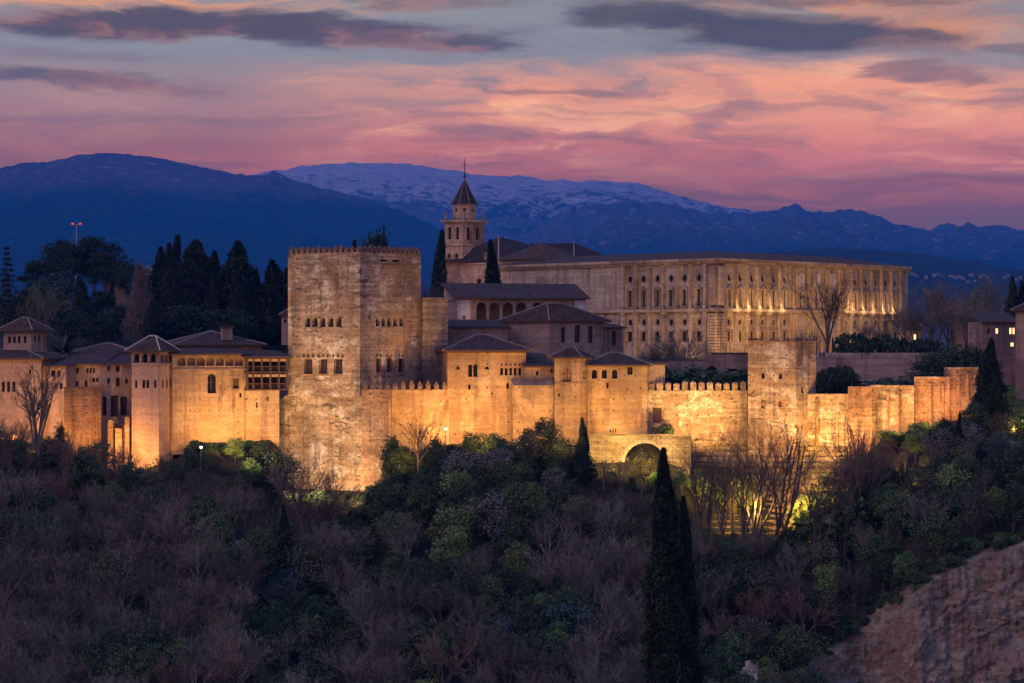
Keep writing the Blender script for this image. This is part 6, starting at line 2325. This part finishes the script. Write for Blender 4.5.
def wood():
    rng = random.Random(2024)
    pts = []
    spots = []
    for k in range(9000):
        Y = rng.uniform(425, 495)
        px = rng.uniform(-25, 1050)
        x = X(px, Y)
        z = ground(x, Y)
        py = CY - z * F / Y
        cy = cliff_y(x)
        if cy is not None and Y < cy + 3.2: continue
        hard = 3.5 if Y > 470 else 4.0
        if any((x - a) ** 2 + ((Y - b) * 1.0) ** 2 < hard ** 2 for a, b in pts): continue
        if 686 < px < 848 and Y > 478: continue
        green = mnoise.noise(Vector((px * .012, py * .016, 9.1)))
        bias = lerp_table([(0, -.36), (240, -.20), (330, .10), (420, .40), (520, .30), (570, -.16), (660, -.16), (700, .28), (1024, .50)], px)
        if py < 520: bias += .15
        g = green + bias + rng.uniform(-.25, .25)
        r = rng.random()
        if g < 0.02:
            key = 'bare_purple' if r < .52 else 'bare_grey' if r < .84 else 'bare_rust' if r < .93 else 'dark' if r < .97 else 'olive'
            h = rng.uniform(7.6, 11.6)
        else:
            key = 'dark' if r < .38 else 'green' if r < .58 else 'olive' if r < .72 else 'blue' if r < .76 else 'yellow' if r < .86 else 'blossom' if r < .89 else 'bare_purple' if r < .96 else 'bare_grey'
            h = rng.uniform(5.2, 9.2) if not key.startswith('bare') else rng.uniform(7, 10.5)
        top = py - h * F / Y
        lim = lerp_table(TOP, px) + rng.uniform(0, 14)
        if top < lim:
            top = lim
            h = (py - top) * Y / F
            if h < 2.4: continue
        pts.append((x, Y))
        spots.append((key, px, Y, top, h, py))
    words = {'bare_purple': 'bare purple brown tree', 'bare_grey': 'bare grey brown tree', 'bare_rust': 'bare rust brown tree', 'dark': 'dark green leafy tree', 'green': 'mid green leafy tree', 'olive': 'olive green leafy tree',
             'blue': 'bluish green leafy tree', 'yellow': 'pale yellow green tree', 'blossom': 'whitish blossoming tree'}
    for key, px, Y, top, h, py in spots:
        size = 'tall' if h > 8 else 'middling' if h > 5.8 else 'short'
        grow(key, px, Y, top, f'{size} {words[key]} {place_words(px, (py + top) / 2)}', 'trees of the wooded slope', None, rng.uniform(.9, 1.2))
    # scrub along the broken lip of the cliff and on its ledges
    n = 0
    for k in range(700):
        px = rng.uniform(822, 1050)
        cy = cliff_y(X(px, 455))
        if cy is None or n >= 46: continue
        Y = cy + rng.uniform(1.2, 4.0)
        x = X(px, Y)
        if any((x - a) ** 2 + (Y - b) ** 2 < 1.2 for a, b in pts): continue
        pts.append((x, Y))
        z = ground_raw(x, Y)
        n += 1
        key = rng.choice(['shrub_dark', 'shrub_green', 'shrub_dark'])
        grow(key, px, Y, CY - (z + rng.uniform(.9, 2.3)) * F / Y, ('dark' if key == 'shrub_dark' else 'green') + ' shrub on the upper lip of the bare cliff', 'shrubs along the lip of the cliff', None, rng.uniform(.8, 1.3), base_z=z - .2)
    print('WOOD', len(spots))


wood()


def undergrowth():
    nr = np.random.default_rng(5)
    P = []
    for k in range(46000):
        Y = nr.uniform(426, 499)
        px = nr.uniform(-30, 1055)
        x = X(px, Y)
        cy = cliff_y(x)
        if cy is not None and Y < cy + .9: continue
        if 690 < px < 846 and 482 < Y < 503: continue
        d = mnoise.noise(Vector((x * .22, Y * .22, 4)))
        if d < -.25: continue
        P.append((x, Y, ground(x, Y) + nr.uniform(.05, .75) * (.5 + max(0, d) * 1.6)))
    v, f = leaf_quads(np.array(P), .55, nr, asp=.6)
    o = bpy.data.objects.new('undergrowth', mesh_np('undergrowth', v, f, M['undergrowth_leaf']))
    COL.objects.link(o)
    tag(o, 'low scrub and grass covering the slope between the trees', 'undergrowth', kind='stuff')
    P = []
    for k in range(2600):
        Yb = nr.uniform(0, 1)
        px = nr.uniform(692, 846)
        kk = nr.integers(0, 17)
        y = 503.2 - kk * 1.25 + nr.uniform(.1, 1.2)
        z = Z(441, 502) - kk * .90
        if mnoise.noise(Vector((px * .06, kk * .5, 2))) < -.05: continue
        P.append((X(px, y), y, z + nr.uniform(.0, .35)))
    v, f = leaf_quads(np.array(P), .4, nr, asp=.5)
    o = bpy.data.objects.new('terrace_grass', mesh_np('terrace_grass', v, f, M['leaf_olive']))
    COL.objects.link(o)
    tag(o, 'tufts of grass growing along the stepped terraces', 'grass', kind='stuff')


undergrowth()

# ------------------------------------------------------------------ small things
def lamp_post(px, Y, top_py, label, heads=1, z=None):
    x = X(px, Y)
    z = ground(x, Y) if z is None else z
    root = thing('street_lamp', label, 'street lamp', (x, Y, z))
    zt = Z(top_py, Y)
    mb = MB()
    mb.tube((x, Y, z - .3), (x, Y, zt - .25), .09, .06, 6, True)
    mb.build('post', M['pole_grey'], root)
    offs = (0,) if heads == 1 else (-.45, 0, .45)
    for o in offs:
        hb = MB()
        r = .2 if heads == 1 else .11
        hb.tube((x + o, Y, zt - .25), (x + o, Y, zt + .15), r, r * 1.2, 8, True)
        h = hb.build('lantern', M['lamp_glow'] if heads == 1 else M['iron'], root)
        cb = MB()
        cb.tube((x + o, Y, zt + .153), (x + o, Y, zt + .35), r * 1.35, .04, 8, True)
        cb.build('cap', M['iron'], h, root=root)
    if heads > 1:
        ab = MB()
        ab.tube((x - .45, Y, zt - .35), (x + .45, Y, zt - .35), .05, .05, 5, True)
        ab.build('arm', M['pole_grey'], root)


lamp_post(201, 490, 447, 'white street lamp on a pole under the arcaded wall')
lamp_post(445.6, 490, 428.5, 'white street lamp on a pole under the floodlit hall')
lamp_post(613, 495.2, 431.0, 'street lamp with three small lanterns above the arch wall', 3, Z(436, 494))
lamp_post(1022, 494, 421, 'street lamp hidden in the leaves at the picture edge')


def lamp_mast():
    x, Y = X(76.5, 740), 740
    z = ground(x, Y)
    root = thing('lamp_mast', 'thin mast with two red lights rising above the pines', 'mast', (x, Y, z))
    zt = Z(225, Y)
    mb = MB()
    mb.tube((x, Y, z), (x, Y, zt), .22, .12, 6, True)
    mb.tube((x - .95, Y, zt), (x + .95, Y, zt), .10, .10, 5, True)
    mb.build('pole', M['pole_grey'], root)
    for o in (-.95, .95):
        rb = MB()
        rb.box(x + o - .32, x + o + .32, Y - .2, Y + .2, zt + .11, zt + .5)
        rb.build('red_light', M['red_glow'], root)


lamp_mast()


def person_meshes():
    def skin_mesh(name, verts, edges, radii, mat, root=0):
        me = bpy.data.meshes.new(name)
        me.from_pydata(verts, edges, [])
        me.materials.append(mat)
        o = bpy.data.objects.new(name, me)
        COL.objects.link(o)
        mo = o.modifiers.new('skin', 'SKIN')
        for i, r in enumerate(radii):
            me.skin_vertices[0].data[i].radius = (r, r)
        me.skin_vertices[0].data[root].use_root = True
        o.modifiers.new('subsurf', 'SUBSURF').levels = 1
        dg = bpy.context.evaluated_depsgraph_get()
        out = bpy.data.meshes.new_from_object(o.evaluated_get(dg))
        bpy.data.objects.remove(o)
        out.name = name
        return out
    v = [(0, 0, .95), (0, 0, 1.2), (0, 0, 1.42), (0, 0, 1.52), (0, 0, 1.62), (0, -.01, 1.72), (-.10, 0, .9), (-.11, -.02, .5), (-.11, .03, .06), (-.11, -.10, .04), (.10, 0, .9), (.12, .02, .5), (.13, .05, .06), (.13, -.08, .04),
         (-.19, 0, 1.40), (-.25, .02, 1.12), (-.24, -.08, .88), (.19, 0, 1.40), (.25, .02, 1.12), (.24, -.08, .88)]
    e = [(0, 1), (1, 2), (2, 3), (3, 4), (4, 5), (0, 6), (6, 7), (7, 8), (8, 9), (0, 10), (10, 11), (11, 12), (12, 13), (2, 14), (14, 15), (15, 16), (2, 17), (17, 18), (18, 19)]
    r = [.14, .13, .14, .055, .09, .075, .09, .065, .045, .035, .09, .065, .045, .035, .06, .045, .035, .06, .045, .035]
    body = skin_mesh('body', v, e, r, M['cloth_dark'])
    cv = [(0, 0, .86), (0, 0, 1.15), (0, 0, 1.44), (-.20, 0, 1.41), (-.26, .02, 1.12), (-.25, -.06, .95), (.20, 0, 1.41), (.26, .02, 1.12), (.25, -.06, .95)]
    coat = skin_mesh('coat', cv, [(0, 1), (1, 2), (2, 3), (3, 4), (4, 5), (2, 6), (6, 7), (7, 8)], [.17, .16, .155, .075, .06, .05, .075, .06, .05], M['cloth_dark'])
    return body, coat


def people():
    body, coat = person_meshes()
    hm = MB()
    for i in range(6):
        for j in range(3):
            a0, a1 = 2 * math.pi * i / 6, 2 * math.pi * (i + 1) / 6
            b0, b1 = j * .5, (j + 1) * .5
            hm.face([(.105 * math.cos(a) * math.cos(b), .115 * math.sin(a) * math.cos(b) + .02, 1.68 + .115 * math.sin(b)) for a, b in ((a0, b0), (a1, b0), (a1, b1), (a0, b1))])
    hair = hm.mesh('hair', M['hair'])
    coats = {}
    for k in ('cloth_dark', 'cloth_white', 'cloth_red', 'cloth_blue'):
        c = coat.copy()
        c.materials.clear()
        c.materials.append(M[k])
        coats[k] = c
    who = [(820, 'cloth_blue', 'person in a blue coat in front of the palace portal'), (824, 'cloth_white', 'person in a white coat in front of the palace portal'), (875.5, 'cloth_white', 'person in a white coat between the two clipped canopies'),
           (883, 'cloth_dark', 'person in a dark coat under the first clipped canopy'), (888, 'cloth_red', 'person in a red coat, alone between the clipped canopies'), (892, 'cloth_dark', 'person in a dark coat next to the red coat'),
           (897, 'cloth_red', 'person in a red coat under the flat clipped canopy'), (908, 'cloth_white', 'person in a white coat, last along the retaining wall'), (910.5, 'cloth_blue', 'person in a blue coat beside the last white coat')]
    for px, k, lab in who:
        Y = 573.4
        x = X(px, Y)
        z = Z(357.5, 573) + .006
        t = thing('person', lab, 'person', (x, Y, z), 'people on the palace square', random.Random(px).uniform(0, 6))
        for nm, me in (('body', body), ('coat', coats[k]), ('hair', hair)):
            o = bpy.data.objects.new(nm, me)
            COL.objects.link(o)
            o.parent = t


people()


def distant_town():
    rng = random.Random(8)
    deps = bpy.context.evaluated_depsgraph_get()
    g = 'distant houses on the blue foothill'
    bpy.context.view_layer.update()
    from mathutils.bvhtree import BVHTree
    me = foothill.data
    bv = BVHTree.FromPolygons([v.co for v in me.vertices], [tuple(p.vertices) for p in me.polygons])
    n = 0
    spots = [(934, 277), (938, 276), (943, 277), (951, 277), (955, 279), (959, 278), (963, 280), (968, 283), (975, 282), (981, 278), (984, 276), (988, 279), (1004, 279), (1008, 277), (1016, 281), (1020, 279), (912, 275), (917, 277), (971, 276), (926, 279)]
    for px, py in spots:
        d = Vector((X(px, 1.0), 1.0, Z(py, 1.0)))
        h = bv.ray_cast(Vector((0, 0, 0)), d.normalized())
        if h[0] is None: continue
        p = h[0]
        w, dd, hh = rng.uniform(6, 13), 9, rng.uniform(5, 9)
        root = thing('distant_house', 'tiny white house of the far town on the blue foothill', 'house', (p.x, p.y, p.z - 2), g)
        q = [(p.x - w / 2, p.y - 4), (p.x + w / 2, p.y - 4), (p.x + w / 2, p.y + dd), (p.x - w / 2, p.y + dd)]
        mb = MB()
        mb.prism(q, p.z - 5, p.z + hh)
        mb.build('wall', M['limestone_trim'], root)
        hip(root, q, p.z + hh, 1.4, .5, M['tiles_pale'], caps=False)
        n += 1


distant_town()


def boulder():
    px, Y = 752, 440.5
    v, f = [], []
    n, m = 30, 22
    x0, z0 = X(px, Y), ground(X(px, Y), Y)
    rng = random.Random(2)
    for j in range(m):
        t = math.pi * j / (m - 1)
        for i in range(n):
            a = 2 * math.pi * i / n
            r = .75 + .55 * mnoise.fractal(Vector((math.cos(a) * math.sin(t) * 1.3, math.sin(a) * math.sin(t) * 1.3, math.cos(t) * 1.3)), .7, 2.0, 5)
            v.append((1.7 * r * math.sin(t) * math.cos(a), 1.2 * r * math.sin(t) * math.sin(a), 2.2 * r * math.cos(t)))
    for j in range(m - 1):
        for i in range(n):
            f.append((j * n + i, j * n + (i + 1) % n, (j + 1) * n + (i + 1) % n, (j + 1) * n + i))
    o = bpy.data.objects.new('boulder', mesh_np('boulder', v, f, M['limestone']))
    o.location = (x0, Y, Z(676, Y))
    COL.objects.link(o)
    tag(o, 'pale boulder poking out of the lowest trees near the cliff', 'rock')


boulder()

# ------------------------------------------------------------------ floodlights of the monument
def flood(px, Y, py, tpx, tY, tpy, power, col, size=70, blend=1.0, radius=.35):
    l = bpy.data.lights.new('floodlight', 'SPOT')
    l.energy = power * LAMP_K
    l.color = col
    l.spot_size = R(size)
    l.spot_blend = blend
    l.shadow_soft_size = radius
    o = bpy.data.objects.new('floodlight', l)
    p = Vector((X(px, Y), Y, Z(py, Y)))
    tg = Vector((X(tpx, tY), tY, Z(tpy, tY)))
    o.location = p
    o.rotation_euler = (tg - p).to_track_quat('-Z', 'Y').to_euler()
    COL.objects.link(o)


LAMP_K = 2.0
PALE = (1.0, .60, .28)
AMB, GOLD, ROSE, YEL = (1.0, .47, .12), (1.0, .52, .145), (1.0, .44, .18), (1.0, .60, .15)
FLOODS = [
    # slim tower and arcade wall
    (143, 493.5, 474, 143, 499, 452, 3600, AMB, 110), (200, 497.5, 441, 202, 502, 424, 1700, GOLD, 140), (228, 498, 440, 230, 503, 424, 2300, GOLD, 140), (256, 498.5, 438, 258, 505, 424, 2300, GOLD, 140),
    (225, 484, 452, 215, 502, 395, 1800, GOLD, 90),
    # great tower: several long throws from below
    (300, 490, 490, 304, 502, 460, 5000, PALE, 130), (326, 489, 493, 328, 500, 458, 5600, PALE, 130), (352, 486, 496, 348, 500, 455, 3600, PALE, 130), (225, 474, 466, 322, 503, 410, 12000, PALE, 50), (404, 478, 470, 398, 508, 370, 3200, AMB, 80), (205, 470, 458, 322, 503, 320, 14000, PALE, 45),
    # battlemented wall
    (412, 493, 436, 414, 500, 412, 2600, GOLD, 130), (434, 493, 434, 436, 501, 408, 3000, GOLD, 130),
    # halls
    (458, 494, 438, 458, 503, 414, 3200, AMB, 130), (488, 493, 436, 488, 503, 408, 2800, GOLD, 130), (525, 494, 444, 526, 501, 420, 3200, GOLD, 120), (562, 493, 446, 562, 500, 425, 3000, GOLD, 120),
    (615, 497.6, 434, 616, 502, 412, 2200, GOLD, 150), (560, 480, 450, 560, 502, 385, 2400, AMB, 90), (480, 482, 450, 480, 503, 380, 2400, AMB, 90), (620, 484, 440, 620, 502, 380, 1700, AMB, 90),
    # battlements, ruined tower, stepped wall
    (682, 496, 437, 682, 504, 412, 3400, GOLD, 130), (716, 496, 437, 716, 504, 412, 3600, GOLD, 130), (772, 488, 452, 772, 500, 410, 4200, AMB, 110), (832, 495, 446, 832, 502, 428, 3600, GOLD, 130), (812, 494, 450, 806, 501, 420, 1500, AMB, 120),
    (872, 493, 434, 872, 501, 412, 2400, AMB, 120), (898, 493, 430, 898, 500, 406, 2200, AMB, 120), (930, 493, 422, 930, 500, 398, 2400, AMB, 120), (962, 495, 414, 962, 501, 392, 1700, ROSE, 120),
    # arch and terraces
    (608, 487, 458, 606, 494, 448, 2400, YEL, 140), (624, 486, 456, 622, 494, 448, 2400, YEL, 140), (678, 486, 456, 678, 493, 448, 2200, YEL, 140), (646, 497, 468, 646, 503, 452, 3000, YEL, 160), (650, 483, 468, 646, 492, 456, 1500, YEL, 120),
    (700, 483, 494, 704, 494, 470, 1100, YEL, 150), (728, 479, 512, 735, 494, 480, 1700, YEL, 150), (752, 474, 510, 768, 490, 485, 3200, YEL, 140), (794, 475, 500, 804, 496, 465, 3000, AMB, 140), (818, 488, 474, 822, 499, 452, 2600, YEL, 150), (785, 477, 512, 786, 490, 492, 1500, AMB, 140),
    # left town
    (40, 496, 446, 44, 508, 420, 3600, AMB, 130), (82, 493, 454, 82, 500, 440, 2800, AMB, 130), (118, 496, 454, 118, 502, 440, 1500, AMB, 130), (12, 493, 445, 10, 508, 405, 3600, AMB, 120),
    # lit trees
    (912, 481, 482, 914, 488, 455, 900, YEL, 120), (1014, 487, 430, 1012, 496, 405, 900, YEL, 130), (237, 486, 455, 236, 491, 448, 500, YEL, 120),
    # great palace and church
    (744, 584, 358, 747, 614, 296, 7500, AMB, 110), (776, 592, 356, 783, 626, 292, 7500, AMB, 110), (810, 600, 356, 814, 634, 292, 4500, AMB, 110), (840, 608, 354, 846, 646, 298, 7500, AMB, 110), (880, 618, 352, 884, 660, 298, 7500, AMB, 110),
    (700, 584, 356, 680, 622, 292, 1700, AMB, 120), (655, 592, 356, 645, 634, 292, 2200, AMB, 120), (600, 600, 352, 590, 645, 290, 1800, AMB, 120), (460, 664, 292, 458, 690, 260, 2600, ROSE, 110), (470, 640, 300, 470, 690, 235, 3600, ROSE, 60),
    (470, 538.6, 318, 480, 545, 310, 60, AMB, 160),
]
for fl in FLOODS:
    flood(*fl[:6], fl[6], fl[7], fl[8])

# small lamps on the ledge between the upper windows of the great palace
def ledge_lamps():
    C = pt(717, 600)
    Rp = reach(C, 56, 908)
    A, B = C, Rp
    d, nn, L = axes(A, B)
    for x in (735, 745.5, 757, 768, 779, 845, 850, 860.5, 870.5, 880.5, 890):
        u = u_of(A, B, x)
        l = bpy.data.lights.new('ledge_lamp', 'POINT')
        l.energy = 130 * LAMP_K
        l.color = (1.0, .55, .2)
        l.shadow_soft_size = .25
        o = bpy.data.objects.new('ledge_lamp', l)
        o.location = (A[0] + d[0] * u + nn[0] * 1.7, A[1] + d[1] * u + nn[1] * 1.7, Z(308.2, 600) + .4)
        COL.objects.link(o)


ledge_lamps()

# ------------------------------------------------------------------ the blue evening air
def haze():
    mb = MB()
    mb.box(-15000, 15000, -60, HAZE_FAR, -75, HAZE_TOP)
    o = mb.build('haze', M['haze'])
    tag(o, 'blue evening haze over the valley', 'haze', kind='stuff')


haze()
